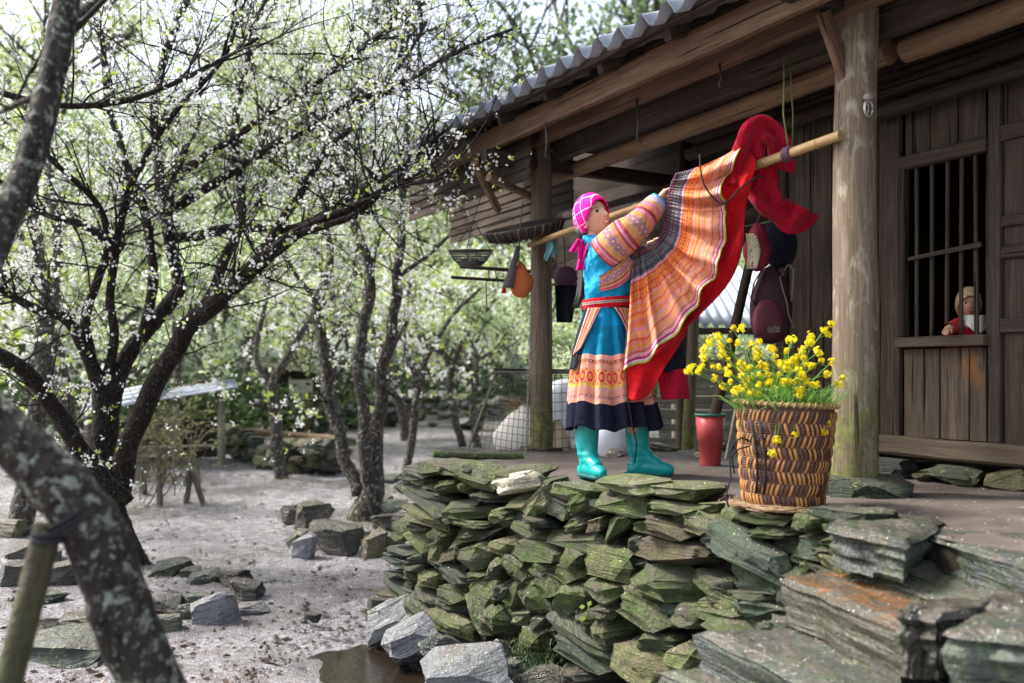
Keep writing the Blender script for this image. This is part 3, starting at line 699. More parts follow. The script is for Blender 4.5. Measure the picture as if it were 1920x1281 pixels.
log('post', H(3.0, 1.55, FL - .1), H(3.0, 1.55, 3.6), .05, .045, M_DARK, house)
# smoky boarding behind the open porch end
for i in range(11):
    z = 2.54 + i * .15
    beam('back_board', H(1.1, 1.6 + U(0, .012), z), H(5.2, 1.6 + U(0, .012), z), .02, .147, M_DARK, house, rough=.004)
beam('loft_rail', H(1.1, 1.25, 2.62), H(4.0, 1.25, 2.62), .05, .06, M_WALL, house)
beam('loft_rail', H(1.1, .95, 2.86), H(3.9, .95, 2.86), .05, .05, M_WALL, house)
# facade wall n = .75 : planks, frames, window
NW = .75
ts = [1.10, .93, .775, .62, .455]
for i in range(4):
    beam('wall_plank', H((ts[i] + ts[i + 1]) / 2, NW + U(0, .008), 1.02), H((ts[i] + ts[i + 1]) / 2, NW + U(0, .008), 3.12), .026, ts[i] - ts[i + 1] - .006, M_WALL, house, up=U_, rough=.003)
beam('corner_post', H(1.14, NW, FL), H(1.14, NW, 3.3), .08, .08, M_DARK, house, up=U_)
beam('wall_plank', H(.385, NW, 1.12), H(.385, NW, 3.12), .04, .125, M_WALL, house, up=U_, rough=.004)
beam('wall_plank', H(-.205, NW - .004, 1.14), H(-.205, NW - .004, 3.0), .034, .062, M_WALL, house, up=U_, rough=.004)
beam('sill_beam', H(1.1, NW - .01, 1.095), H(-2.4, NW - .01, 1.075), .10, .10, M_SILL, house, rough=.012)
beam('top_rail', H(1.1, NW - .01, 3.03), H(-2.4, NW - .01, 3.03), .08, .09, M_WALL, house)
log('wall_log', H(.42, NW - .10, 2.86), H(-2.4, NW - .10, 2.90), .042, .046, M_DARK, house)
for (a, b) in ((.30, .155), (.15, -.0), (-.005, -.15)):
    beam('wall_plank', H((a + b) / 2, NW + .012, 2.62), H((a + b) / 2, NW + .012, 3.0), .02, a - b - .004, M_WALL, house, up=U_, rough=.003)
for (a, b) in ((.31, .10), (.096, -.06), (-.064, -.15)):
    beam('wall_plank', H((a + b) / 2, NW + .014, 1.14), H((a + b) / 2, NW + .014, 1.60), .02, a - b - .004, M_SILL, house, up=U_, rough=.003)
# right hand panels
for (a, b) in ((-.238, -.50), (-.505, -.80), (-.805, -1.3), (-1.305, -1.7), (-1.705, -2.4)):
    beam('wall_plank', H((a + b) / 2, NW + .014, 1.12), H((a + b) / 2, NW + .014, 3.0), .02, a - b - .004, M_WALL, house, up=U_, rough=.003)
for z, hgt in ((2.62, .07), (2.20, .05), (2.05, .06), (1.70, .07)):
    beam('panel_rail', H(-.238, NW - .006, z), H(-2.4, NW - .006, z), .03, hgt, M_WALL, house)
# window as part with frame, bars and sill
win = beam('window', H(.318, NW - .008, 2.585), H(-.173, NW - .008, 2.585), .06, .07, M_WALL, house)
beam('jamb', H(.305, NW, 1.67), H(.305, NW, 2.55), .05, .03, M_DARK, win, up=U_); beam('jamb', H(-.162, NW + .012, 1.67), H(-.162, NW + .012, 2.55), .03, .018, M_DARK, win, up=U_)
beam('sill', H(.318, NW - .015, 1.635), H(-.173, NW - .015, 1.635), .085, .055, M_SILL, win, rough=.004)
for px in (1719, 1747, 1775, 1802, 1831):
    t = t_at(px, NW + .01); beam('bar', H(t, NW + .01, 1.66), H(t + U(-.006, .006), NW + .01, 2.555), .016, .017, M_WALL, win, up=U_, rough=.003)
beam('bar', H(.27, NW - .012, 2.075), H(-.135, NW - .012, 2.105), .016, .022, M_WALL, win)
# dark room behind the window
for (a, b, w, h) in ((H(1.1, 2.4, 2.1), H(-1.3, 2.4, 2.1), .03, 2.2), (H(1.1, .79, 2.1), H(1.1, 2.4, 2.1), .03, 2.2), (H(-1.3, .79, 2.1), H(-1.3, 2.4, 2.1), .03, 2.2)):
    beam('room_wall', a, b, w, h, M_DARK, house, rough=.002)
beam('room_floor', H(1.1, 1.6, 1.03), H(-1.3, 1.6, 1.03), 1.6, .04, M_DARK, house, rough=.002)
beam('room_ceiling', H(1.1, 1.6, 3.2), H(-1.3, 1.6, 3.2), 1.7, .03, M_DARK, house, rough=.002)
# stones and a brick under the sill beam
for (t, w, h, hu) in ((.36, .32, .11, 'c'), (.14, .12, .08, 'n'), (-.02, .30, .10, 'd'), (-.28, .24, .12, 'y'), (-.55, .3, .11, 'c'), (.65, .3, .1, 'd'), (.95, .24, .11, 'c')):
    put_stone('footing_stone', frame(H(t, NW - .03, FL + h * .45), -U_), (w, .18, h), hu, house)
# nails and hooks of wire on the beams
for (t, n, z, l) in ((2.05, -.40, 3.07, .22), (1.45, -.14, 3.10, .25), (.75, -.14, 3.1, .12)):
    mb = MB(); p = H(t, n, z); mb.tube([p, p + Vector((.01, 0, -l * .6)), p + Vector((.0, .0, -l)), p + Vector((.03, 0, -l - .01))], .006, 6); mb.build('hook', M_IRON, house)
# ------------------------------------------------------------------ bamboo clothes pole
pole_a = H(-.02, -.125, 2.545); pole_b = pt(992, 459, 6.36)
pole = thing('bamboo_pole', 'long bamboo clothes pole slung level between the two porch posts', 'bamboo pole', (pole_a + pole_b) / 2)
o = log('culm', pole_a, pole_b, .024, .02, M_BAMBOO, pole, 14, .03)
for f in (.05, .17, .29, .42, .55, .68, .8, .92):
    p = pole_a.lerp(pole_b, f); d = (pole_b - pole_a).normalized(); mb = MB()
    r = .0255 - .004 * f; mb.tube([p - d * .006, p - d * .002, p + d * .002, p + d * .006], [r - .002, r + .001, r + .001, r - .002], 14); mb.build('node', M_BAMBOO, pole)
mb = MB(); mb.lathe([(.0155, 0), (.0155, -.002), (.0, -.002)], 14, frame(pole_a, (pole_a - pole_b)) @ Matrix.Rotation(math.pi / 2, 4, 'Y')); mb.build('hollow', M_DARK, pole)
hp = pole_a.lerp(pole_b, .115)
sling = thing('rope_sling', 'green strap sling knotted round the bamboo pole under the roof', 'rope', hp)
mb = MB(); mb.tube([hp + Vector((0, 0, .02)), hp + Vector((-.01, .05, .2)), hp + Vector((.01, .1, .50))], .010, 6, flat=.4); mb.tube([hp + Vector((.02, .01, .02)), hp + Vector((.04, .06, .2)), hp + Vector((.035, .1, .50))], .008, 6, flat=.4); mb.build('strap', M_ROPEG, sling)
mb = MB(); pd = (pole_b - pole_a).normalized()
for k in range(4):
    ring = []; off = pd * (k * .011 - .015); x = pd.cross(Vector((0, 0, 1))).normalized()
    for a in range(13):
        an = a / 12 * 2 * math.pi; ring.append(hp + off + x * math.cos(an) * .030 + Vector((0, 0, 1)) * math.sin(an) * .030)
    mb.tube(ring, .007, 6)
mb.build('knot', M_PURP, sling)

# ------------------------------------------------------------------ head builder shared by the woman and the child
def head_mesh(mb, M, s=1.0, child=False):
    nu, nv = 40, 30; vs = []; fs = []
    for j in range(nv + 1):
        th = math.pi * j / nv
        for i in range(nu):
            ph = 2 * math.pi * i / nu
            x, y, z = math.sin(th) * math.sin(ph), math.sin(th) * math.cos(ph), math.cos(th)
            p = Vector((x * .073, y * .094, z * .112))
            if child: p.x *= 1.12; p.z *= .95
            if z < 0:
                k = (-z) ** 1.4; p.x *= 1 - .30 * k; p.y += .018 * k * (1 if y > -.2 else .4)
                if y < 0: p.y *= 1 - .25 * k
            if y > 0:
                g = lambda cx, cz, sx, sz: math.exp(-((p.x - cx) / sx) ** 2 - ((p.z - cz) / sz) ** 2)
                nb = .6 if child else 1.0
                p.y += .021 * nb * g(0, -.022, .012, .016) + .009 * nb * g(0, .0, .009, .025)
                p.y += .004 * (g(.011, -.028, .007, .006) + g(-.011, -.028, .007, .006))
                p.y -= .009 * (g(.031, .010, .017, .011) + g(-.031, .010, .017, .011)) - .004 * (g(.031, .028, .02, .008) + g(-.031, .028, .02, .008))
                p.y += .007 * g(0, -.058, .022, .011) - .003 * g(0, -.056, .02, .003) + .006 * g(0, -.095, .02, .014)
                p.y += .005 * (g(.042, -.025, .02, .02) + g(-.042, -.025, .02, .02))
            vs.append(M @ (p * s))
    for j in range(nv):
        for i in range(nu): fs.append((j*nu+i, j*nu+(i+1) % nu, (j+1)*nu+(i+1) % nu, (j+1)*nu+i))
    mb.add(vs, fs)
    for sx in (-1, 1):       # ears
        e = MB(); e.lathe([(0, -.008), (.014, -.006), (.018, 0), (.014, .006), (.0, .003)], 12)
        ME = M @ Matrix.Translation(Vector((sx * .072, .004, -.030)) * s) @ Matrix.Rotation(sx * 1.25, 4, 'Y') @ Matrix.Diagonal((1.5 * s, 1.0 * s, s, 1)); mb.add([ME @ v for v in e.v], e.f)
def face_colour(me, M, s, skin, lip, child=False):
    Mi = M.inverted(); at = me.color_attributes.new('Col', 'FLOAT_COLOR', 'POINT'); cs = []
    def mixc(a, b, f): return tuple(a[k] + (b[k] - a[k]) * f for k in range(3))
    for v in me.vertices:
        q = Mi @ v.co / s; c = skin
        if q.y > .02 and abs(q.z) < .12 and abs(q.x) < .085:
            g = lambda cx, cz, sx, sz: math.exp(-((q.x - cx) / sx) ** 2 - ((q.z - cz) / sz) ** 2)
            c = mixc(c, (skin[0] * 1.1, skin[1] * .72, skin[2] * .68), .55 * min(1, g(.04, -.028, .022, .02) + g(-.04, -.028, .022, .02)))
            for sx in (-1, 1):
                e = g(sx * .031, .009, .019, .0075)
                if e > .5: c = mixc(c, (.55, .5, .46), .85)
                if g(sx * .031, .009, .0085, .0085) > .45: c = (.014, .010, .008)
                if g(sx * .031, .0165, .018, .0035) > .5: c = (.02, .014, .012)
                c = mixc(c, (.03, .02, .016), (.0 if child else .85) * min(1, 1.3 * g(sx * .032, .030, .02, .0036)))
                c = mixc(c, (skin[0] * .25, skin[1] * .2, skin[2] * .2), .8 * g(sx * .010, -.034, .005, .0035))
            m = g(0, -.057, .027, .0105)
            if m > .42: c = mixc(c, lip, .85)
            if not child:
                if g(0, -.0575, .020, .0042) > .5: c = (.78, .74, .70)
            elif g(0, -.057, .008, .005) > .5: c = (.12, .03, .03)
        cs += [*c, 1.0]
    at.data.foreach_set('color', cs)
def hand(mb, wrist, d, palm_n, s=1.0, curl=1.1, left=False):
    """palm plus five bent fingers rooted in the palm"""
    d = d.normalized(); pn = palm_n - d * palm_n.dot(d); pn.normalize(); side = d.cross(pn) * (-1 if left else 1)
    mb.tube([wrist - d * .02 * s, wrist + d * .02 * s, wrist + d * .05 * s, wrist + d * .085 * s], [.024 * s, .028 * s, .034 * s, .030 * s], 10, flat=.6)
    for i, L in enumerate((.068, .078, .073, .058)):
        b = wrist + d * .075 * s + side * (.027 - .018 * i) * s; p = [b]; a = 0; dd = d.copy()
        for k, f in enumerate((.42, .33, .25)):
            a += curl * (.45 if k == 0 else .8); dd = d * math.cos(a) + pn * math.sin(a); p.append(p[-1] + dd * L * f * s)
        mb.tube(p, [.0098 * s, .0092 * s, .0085 * s, .0065 * s], 8)
    b = wrist + d * .03 * s + side * .026 * s; t1 = (d * .6 + side * .75 + pn * .25).normalized(); t2 = (d * .85 + side * .1 + pn * .5).normalized()
    mb.tube([b, b + t1 * .032 * s, b + t1 * .032 * s + t2 * .028 * s, b + t1 * .032 * s + t2 * .05 * s], [.0125 * s, .0115 * s, .010 * s, .0075 * s], 8)

# ------------------------------------------------------------------ the woman
DW = 4.86
def W(px, py, dy=0.0): return pt(px, py, DW + dy)
K = DW / F
woman = thing('person', 'person in cyan blouse and pink plaid headscarf reaching up to a hanging skirt', 'person', W(1150, 893) * 1.0)
woman.location.z = FL
fwd = Vector((.54, -.79, .26)).normalized(); upv = Vector((-.36, .12, 1)); upv = (upv - fwd * upv.dot(fwd)).normalized(); rt = fwd.cross(upv)
HM = Matrix((rt, fwd, upv)).transposed().to_4x4(); HM.translation = W(1112, 409)
body = MB()
head_mesh(body, HM, .97)
neck0 = W(1120, 468); body.tube([neck0, W(1112, 445), HM @ Vector((0, -.015, -.04))], [.050, .041, .042], 14)
body.tube([W(1139, 590), W(1139, 560), W(1140, 525), W(1140, 492), W(1134, 470), W(1122, 456)], [.10, .095, .105, .105, .09, .05], 16)
sh_n = W(1140, 480, -.07); el_n = W(1190, 428, -.13); wr_n = W(1231, 381, -.10)
body.tube([sh_n, sh_n.lerp(el_n, .5), el_n, el_n.lerp(wr_n, .35), wr_n], [.052, .047, .040, .038, .027], 12)
hd = (W(1256, 350, -.12) - wr_n).normalized(); hand(body, wr_n, hd, Vector((.55, -.15, -.8)), .98, 1.0)
sh_f = W(1158, 482, .09); el_f = W(1196, 492, .16); wr_f = W(1216, 470, .07)
body.tube([sh_f, el_f, wr_f], [.05, .04, .027], 12); hand(body, wr_f, (W(1228, 458, .04) - wr_f), Vector((.3, -.6, -.6)), .98, 1.0, True)
LB = Vector((W(1101, 888, -.02).x, W(1101, 888, -.02).y, FL)); RB = Vector((W(1196, 884, .05).x, W(1196, 884, .05).y, FL))
for b, hipx in ((LB, 1118), (RB, 1165)):
    hip = W(hipx, 610, 0); an = b + Vector((0, 0, .09)); kn = hip.lerp(an, .48) + Vector((.01, -.02, 0))
    body.tube([hip, hip.lerp(kn, .5), kn, kn.lerp(an, .4), an], [.082, .07, .052, .05, .036], 12)
bme = remesh(body, .0042, 2); face_colour(bme, HM, .97, (.56, .33, .215), (.50, .13, .11))
me_build('body', bme, M_SKIN, woman)
# hair: back of the head, sides and long tail
mb = MB()
def cap_pts(k, cut, bulge=0.0, nu=44, nv=26, s=.98):
    vs = []; fs = []; keep = []
    for j in range(nv + 1):
        th = math.pi * j / nv
        for i in range(nu):
            ph = 2 * math.pi * i / nu; x, y, z = math.sin(th) * math.sin(ph), math.sin(th) * math.cos(ph), math.cos(th)
            p = Vector((x * .073 * k, y * .094 * k, z * .112 * k))
            if y < 0: p.y *= 1 + bulge
            if z < 0: p.x *= 1 - .12 * (-z)
            p += Vector((x, y, z)) * .004 * noise.noise(p * 40)
            vs.append(p * s); keep.append(cut(p))
    for j in range(nv):
        for i in range(nu):
            q = (j*nu+i, j*nu+(i+1) % nu, (j+1)*nu+(i+1) % nu, (j+1)*nu+i)
            if sum(keep[a] for a in q) >= 3: fs.append(q)
    return vs, fs
vs, fs = cap_pts(1.06, lambda p: p.z > .045 - .55 * (p.y - .07) * (-1) * 0 and (p.y < .035 - .25 * max(0, .03 - p.z) * 0 or p.z > .07) and (p.y < .012 or p.z > .06) and p.z > -.115, .05)
mb.add([HM @ v for v in vs], fs)
nape = HM @ Vector((.01, -.085, -.06))
tail = [nape + Vector((.02, 0, .03)), nape, W(1093, 490, .03), W(1091, 525, .02), W(1087, 555, .0), W(1079, 578, -.01)]
for k in range(9):
    o_ = Vector((U(-.012, .012), U(-.012, .012), 0)); mb.tube([p + o_ * (i / 3) for i, p in enumerate(tail)], [.018, .02, .016, .013, .009, .002], 6)
for k in range(10):
    a0 = HM @ Vector((.066 - .012 * (k % 4), -.03 - .012 * (k % 5), -.02)); mb.tube([a0, HM @ Vector((.055 - .01 * (k % 4), -.04 - .01 * (k % 5), -.075)), nape + Vector((.01, -.03 + .01 * (k % 4), -.05)), W(1097, 480, -.05 + .01 * k)], [.012, .016, .013, .008], 6)
mb.build('hair', M_HAIR, woman, recenter=False)
# headscarf with plaid
def m_plaid():
    t = NT('pink_plaid'); u = t.sep(t.uv()); 
    def line(c, period, w, off=0.0): return t.math('LESS_THAN', t.math('ABSOLUTE', t.math('SUBTRACT', t.math('FRACT', t.math('ADD', t.math('MULTIPLY', c, 1 / period), off)), .5)), w)
    c = (.83, .003, .27)
    zone = t.math('LESS_THAN', u[0], .30)
    c = t.mix(t.math('MULTIPLY', line(u[0], .13, .22, .1), zone), c, (.55, .05, .55)); c = t.mix(t.math('MULTIPLY', line(u[1], .16, .2, .3), zone), c, (.62, .10, .50))
    c = t.mix(t.math('MULTIPLY', t.math('MULTIPLY', line(u[0], .11, .2), line(u[1], .12, .22)), zone), c, (.01, .16, .12))
    c = t.mix(line(u[0], .24, .026, .15), c, (.85, .75, .82)); c = t.mix(line(u[1], .25, .03, .2), c, (.80, .62, .74)); c = t.mix(t.math('MULTIPLY', line(u[1], .10, .06), zone), c, (.78, .70, .80))
    return t.bsdf(c, .7, .2, t.bump(t.noise(t.obj(), 30, 4), .3, .006))
M_PLAID = m_plaid()
vs, fs = cap_pts(1.17, lambda p: p.z > .046 - (0.092 - p.y) * 1.08, .13)
mb = MB(); mb.add([HM @ (v + Vector((0, 0, .005)) + .004 * Vector((0, noise.noise(v * 25), noise.noise(v * 25 + Vector((3, 0, 0)))))) for v in vs], fs, [((v.y + .12) / .24, (v.z + .11) / .25) for v in vs])
o = mb.build('headscarf', M_PLAID, woman, recenter=False); sm = o.modifiers.new('thick', 'SOLIDIFY'); sm.thickness = .004; sm.offset = 1
kn = HM @ Vector((.02, -.098, -.075)); mb = MB(); mb.lathe([(0, -.02), (.018, -.014), (.024, 0), (.016, .014), (0, .018)], 14, Matrix.Translation(kn)); mb.build('scarf_knot', M_PINK, woman)
for (ax, ay, bx, by) in ((1084, 450, 1074, 474), (1090, 452, 1090, 486), (1092, 470, 1087, 508)):
    a = W(ax, ay, .02); b = W(bx, by, .0); mb = MB()
    mb.grid(lambda u, v: a.lerp(b, v) + Vector(((u - .5) * (.022 + .02 * v), .010 * math.sin(u * 9 + v * 3) - .03, 0)), 8, 8); o = mb.build('scarf_tail', M_PINK, woman); sm = o.modifiers.new('t', 'SOLIDIFY'); sm.thickness = .003
# blouse
TOR = [(575, 1139, .118, .105), (560, 1139, .117, .105), (540, 1141, .131, .115), (515, 1143, .137, .122), (492, 1142, .134, .125), (475, 1138, .114, .115), (462, 1130, .083, .09), (450, 1116, .060, .062), (443, 1112, .05, .052)]
def torso(a, v, off=0.0):
    P = [(i / (len(TOR) - 1), *r) for i, r in enumerate(TOR)]; py, cx, rx, ry = lerp_pts(P, v); c = W(cx, py)
    w = .012 * noise.noise(Vector((math.cos(a) * 2, math.sin(a) * 2, py * .05))) + .005 * math.sin(a * 3 + py * .12) + .004 * abs(math.sin(a * 5 + py * .2 + 3 * noise.noise(Vector((a, py * .03, 0)))))
    return c + Vector(((rx + off + w) * math.cos(a), (ry + off + w) * math.sin(a), 0))
mb = MB(); mb.grid(lambda u, v: torso(u * 2 * math.pi, v), 72, 50, closed=True); mb.build('blouse', M_BLUE, woman, recenter=False)
# woven sleeve cloth
stripes = [(0, (.30, .03, .05)), (.03, (.62, .16, .14)), (.09, (.72, .28, .36)), (.13, (.48, .10, .12)), (.17, (.66, .30, .14)), (.21, (.55, .30, .13)), (.25, (.36, .22, .14)), (.37, (.60, .22, .24)), (.41, (.62, .24, .08)), (.45, (.40, .05, .08)), (.48, (.66, .26, .34)), (.51, (.42, .06, .09)), (.55, (.60, .28, .10)), (.58, (.58, .28, .13)), (.62, (.36, .22, .13)), (.72, (.64, .26, .10)), (.76, (.66, .20, .28)), (.80, (.30, .04, .06)), (.83, (.60, .22, .12)), (.87, (.62, .18, .26)), (.91, (.5, .30, .12)), (.94, (.45, .34, .50))]
M_SLEEVE = m_woven('woven_sleeve', stripes, [(.25, .37, 1, (.36, .10, .38), (.80, .55, .12)), (.62, .72, 1, (.36, .10, .38), (.80, .55, .12))], 14, (.62, .45, .12))
def sleeve(pts, rad, name='sleeve'):
    P = [(i / (len(pts) - 1), *p, r) for i, (p, r) in enumerate(zip(pts, rad))]; n = 60; pp = [lerp_pts(P, k / n) for k in range(n + 1)]
    mb = MB(); mb.tube([p[:3] for p in pp], [p[3] for p in pp], 36, cap=False); mb.v = [v + (v - Vector(pp[i // 36][:3])) * (.09 * noise.noise(v * 14) + .07 * abs(noise.noise(v * 26))) for i, v in enumerate(mb.v)]; return mb.build(name, M_SLEEVE, woman, recenter=False)
sleeve([W(1134, 478, -.075), W(1160, 452, -.12), W(1192, 426, -.145), W(1232, 380, -.10)], [.098, .094, .078, .056])
sleeve([W(1160, 484, .08), W(1185, 490, .13), W(1208, 474, .08)], [.09, .075, .055])
mb = MB(); a, b = W(1229, 383, -.103), W(1236, 375, -.10); mb.tube([a, b], [.050, .049], 20, cap=False); mb.build('cuff', M_BLUE, woman)
# shoulder seam edge and collar
mb = MB(); mb.tube([W(1102, 459, -.05), W(1097, 475, -.09), W(1093, 492, -.085)], .006, 6); mb.build('collar', M_PINK, woman)
def on_torso(px, py, off=.026):
    P = [(-r[0], r[1], r[2], r[3]) for r in TOR]; cx, rx, ry = lerp_pts(P, -py); c = W(cx, py); dx = (px - cx) * K; k = max(-.98, min(.98, dx / (rx + off)))
    return Vector((c.x + dx, c.y - (ry + off) * math.sqrt(1 - k * k), c.z))
lap = [(0, 1119, 524, 1120, 551), (.35, 1137, 512, 1150, 544), (.7, 1156, 499, 1175, 526), (1, 1170, 484, 1188, 500)]
mb = MB()
def lapf(u, v):
    x0, y0, x1, y1 = lerp_pts(lap, u); return on_torso(x0 + (x1 - x0) * v, y0 + (y1 - y0) * v)
mb.grid(lapf, 22, 12); mb.uv = [(a * .8, b) for a, b in mb.uv]; M_LAPEL = m_woven('woven_lapel', [(0, (.12, .06, .05)), (.06, (.60, .26, .08)), (.12, (.14, .07, .06)), (.17, (.50, .22, .12)), (.25, (.34, .18, .14)), (.58, (.56, .24, .10)), (.66, (.20, .05, .05)), (.72, (.62, .24, .16)), (.84, (.5, .08, .12)), (.93, (.60, .14, .18))], [(.25, .58, 1, (.40, .10, .36), (.78, .50, .10))], 8, (.5, .38, .12))
mb.build('lapel', M_LAPEL, woman, recenter=False)
for q in ((1120, 522), (1143, 508)):
    mb = MB(); mb.lathe([(0, -.005), (.005, 0), (0, .005)], 8, Matrix.Translation(on_torso(*q, .032))); mb.build('button', M_GALV, woman)
# belt
mb = MB(); mb.grid(lambda u, v: W(1139, 579 - v * 19) + Vector(((.138 + .003 * math.sin(v * 3.1)) * math.cos(u * 6.2832), (.124 + .003 * math.sin(v * 3.1)) * math.sin(u * 6.2832), .01 * math.cos(u * 6.2832))), 36, 6, closed=True); mb.build('belt', M_RED, woman, recenter=False)
mb = MB(); mb.grid(lambda u, v: W(1139, 571 - v * 5) + Vector((.143 * math.cos(u * 6.2832), .129 * math.sin(u * 6.2832), .01 * math.cos(u * 6.2832))), 36, 3, closed=True)
mb.uv = [(a, b) for a, b in mb.uv]; mb.build('belt_braid', m_woven('belt_braid', [(0, (.55, .45, .35)), (.3, (.45, .06, .08)), (.7, (.5, .42, .36))], [(0, 1, 1, (.04, .18, .16), (.7, .6, .5))], 50, (.35, .05, .08)), woman, recenter=False)
# skirt
SK = [(0, 1139, 578, .121, .108), (.3, 1140, 645, .168, .150), (.62, 1142, 725, .205, .180), (1, 1147, 801, .242, .205)]
def skirt(a, v, off=0.0):
    cx, py, rx, ry = lerp_pts(SK, v); c = W(cx, py); k = 13; ph = a * k + .8 * math.sin(a * 2.0 + 1) + .5 * math.sin(v * 2)
    pl = (math.sin(ph) + .3 * math.sin(2 * ph + .6)) * .020 * min(1, v * 1.5 + .05); pl += .015 * math.sin(a * 3 + 2 * v) * v
    p = c + Vector(((rx + pl + off) * math.cos(a), (ry + pl + off) * math.sin(a), 0))
    p.z += (.010 * math.sin(a * 5 + .7) + .008 * math.sin(a * 13)) * v; return p
SKST = [(0, (.006, .20, .40)), (.16, (.005, .15, .27)), (.385, (.70, .34, .26)), (.42, (.62, .20, .12)), (.452, (.66, .30, .22)), (.49, (.72, .30, .08)), (.60, (.68, .40, .10)), (.625, (.66, .30, .26)), (.65, (.66, .30, .20)), (.67, (.66, .28, .22)), (.70, (.60, .24, .26)), (.72, (.66, .32, .22)), (.76, (.013, .014, .028))]
M_SKIRT = m_woven('pleated_skirt_cloth', SKST, [(.42, .445, 1, (.08, .03, .03), (.75, .7, .6)), (.49, .60, 1, (.62, .03, .10), (.60, .30, .05)), (.69, .712, 1, (.10, .03, .03), (.75, .7, .6))], 36, (.64, .06, .12))
mb = MB(); mb.grid(lambda u, v: skirt(u * 6.28319, v), 260, 60, closed=True); o = mb.build('skirt', M_SKIRT, woman, recenter=False)
sm = o.modifiers.new('t', 'SOLIDIFY'); sm.thickness = .004; sm.offset = -1
# apron panels lying on the skirt
def on_skirt(px, py, off=.03):
    P = [(r[2], r[1], r[3], r[4]) for r in SK]; cx, rx, ry = lerp_pts(P, py); c = W(cx, py); dx = (px - cx) * K; k = max(-.985, min(.985, dx / (rx + off)))
    return Vector((c.x + dx, c.y - (ry + off) * math.sqrt(1 - k * k), c.z))
M_APRON = m_woven('apron_weave', [(0, (.02, .03, .06)), (.08, (.60, .50, .40)), (.16, (.40, .04, .07)), (.3, (.60, .22, .14)), (.42, (.10, .03, .05)), (.5, (.56, .10, .14)), (.66, (.62, .40, .16)), (.78, (.36, .04, .08)), (.9, (.58, .34, .30))], [(.3, .66, 1, (.62, .36, .14), (.10, .02, .05))], 16, (.6, .45, .3))
for name, L in (('apron_panel', [(0, 1098, 580, 1122, 580), (.5, 1086, 618, 1108, 608), (1, 1071, 668, 1085, 655)]), ('apron_panel', [(0, 1143, 580, 1180, 580), (.5, 1158, 602, 1187, 612), (1, 1174, 640, 1190, 650)])):
    mb = MB(); mb.grid(lambda u, v: on_skirt(*(lambda q: (q[0] + (q[2] - q[0]) * v, q[1] + (q[3] - q[1]) * v))(lerp_pts(L, u)), .028), 24, 10); o = mb.build(name, M_APRON, woman, recenter=False); sm = o.modifiers.new('t', 'SOLIDIFY'); sm.thickness = .003
mb = MB(); L = [(0, 1096, 579, 1104, 581), (.5, 1079, 630, 1087, 634), (1, 1066, 694, 1078, 690)]
mb.grid(lambda u, v: on_skirt(*(lambda q: (q[0] + (q[2] - q[0]) * v, q[1] + (q[3] - q[1]) * v))(lerp_pts(L, u)), .024), 24, 6); o = mb.build('apron_back', M_BLACKC, woman, recenter=False); sm = o.modifiers.new('t', 'SOLIDIFY'); sm.thickness = .003
# rubber boots
def boot(base, yaw, h, r0=.066, L=.245):
    f = Vector((math.sin(yaw), -math.cos(yaw), 0)); Z = Vector((0, 0, 1)); mb = MB()
    mb.tube([base + Z * h + f * -.004, base + Z * (h * .6) - f * .002, base + Z * (h * .38), base + Z * .10 + f * .006, base + Z * .045], [r0, r0 * .90, r0 * .76, r0 * .70, r0 * .66], 22)
    heel = base - f * .055 + Z * .036
    mb.tube([heel - f * .004, heel + f * .03, heel + f * .10 + Z * .012, heel + f * .165 + Z * .004, heel + f * (L - .045) + Z * .0, heel + f * (L - .012) - Z * .004], [.034, .041, .045, .041, .036, .020], 18)
    mb.tube([base + Z * .13 + f * .02, base + Z * .085 + f * .055, base + Z * .055 + f * .11], [.05, .044, .038], 14); me = remesh(mb, .005, 9)
    for v in me.vertices:
        q = v.co - base; hz = q.z; q.z = 0
        if .07 < hz < .2: v.co += q.normalized() * .0018 * math.sin(hz * 150 + 4 * noise.noise(v.co * 9)) * (1 - abs(hz - .13) / .08)
        v.co += q.normalized() * .0015 * noise.noise(v.co * 22)
        if v.co.z < FL + .012: v.co.z = FL + .012
    o = me_build('boot', me, M_BOOT, woman)
    s = MB(); pr = []
    for k in range(28):
        a = 2 * math.pi * k / 28; x = math.cos(a); y = math.sin(a); wd = .045 - .006 * x if x < 0 else .045
        pr.append(base - f * .055 + f * (L * .5 - .02) + f * x * (L * .5 + .0) + Vector((-f.y, f.x, 0)) * y * (wd - .008 * (abs(x) < .3)))
    s.add([p + Z * .001 for p in pr] + [p + Z * .020 for p in pr], [tuple(reversed(range(28))), tuple(range(28, 56))] + [(k, (k + 1) % 28, 28 + (k + 1) % 28, 28 + k) for k in range(28)])
    s.build('boot_sole', M_BOOTS, o, recenter=False)
    t = MB(); ring = [base + Z * h + Vector((math.cos(a / 20 * 6.2832) * r0 * 1.0, math.sin(a / 20 * 6.2832) * r0, 0)) for a in range(21)]; t.tube(ring, .005, 6, cap=False); t.build('boot_rim', M_BOOT, o, recenter=False)
boot(LB, math.radians(24), .30, .068, .245); boot(RB, math.radians(82), .30, .070, .26)

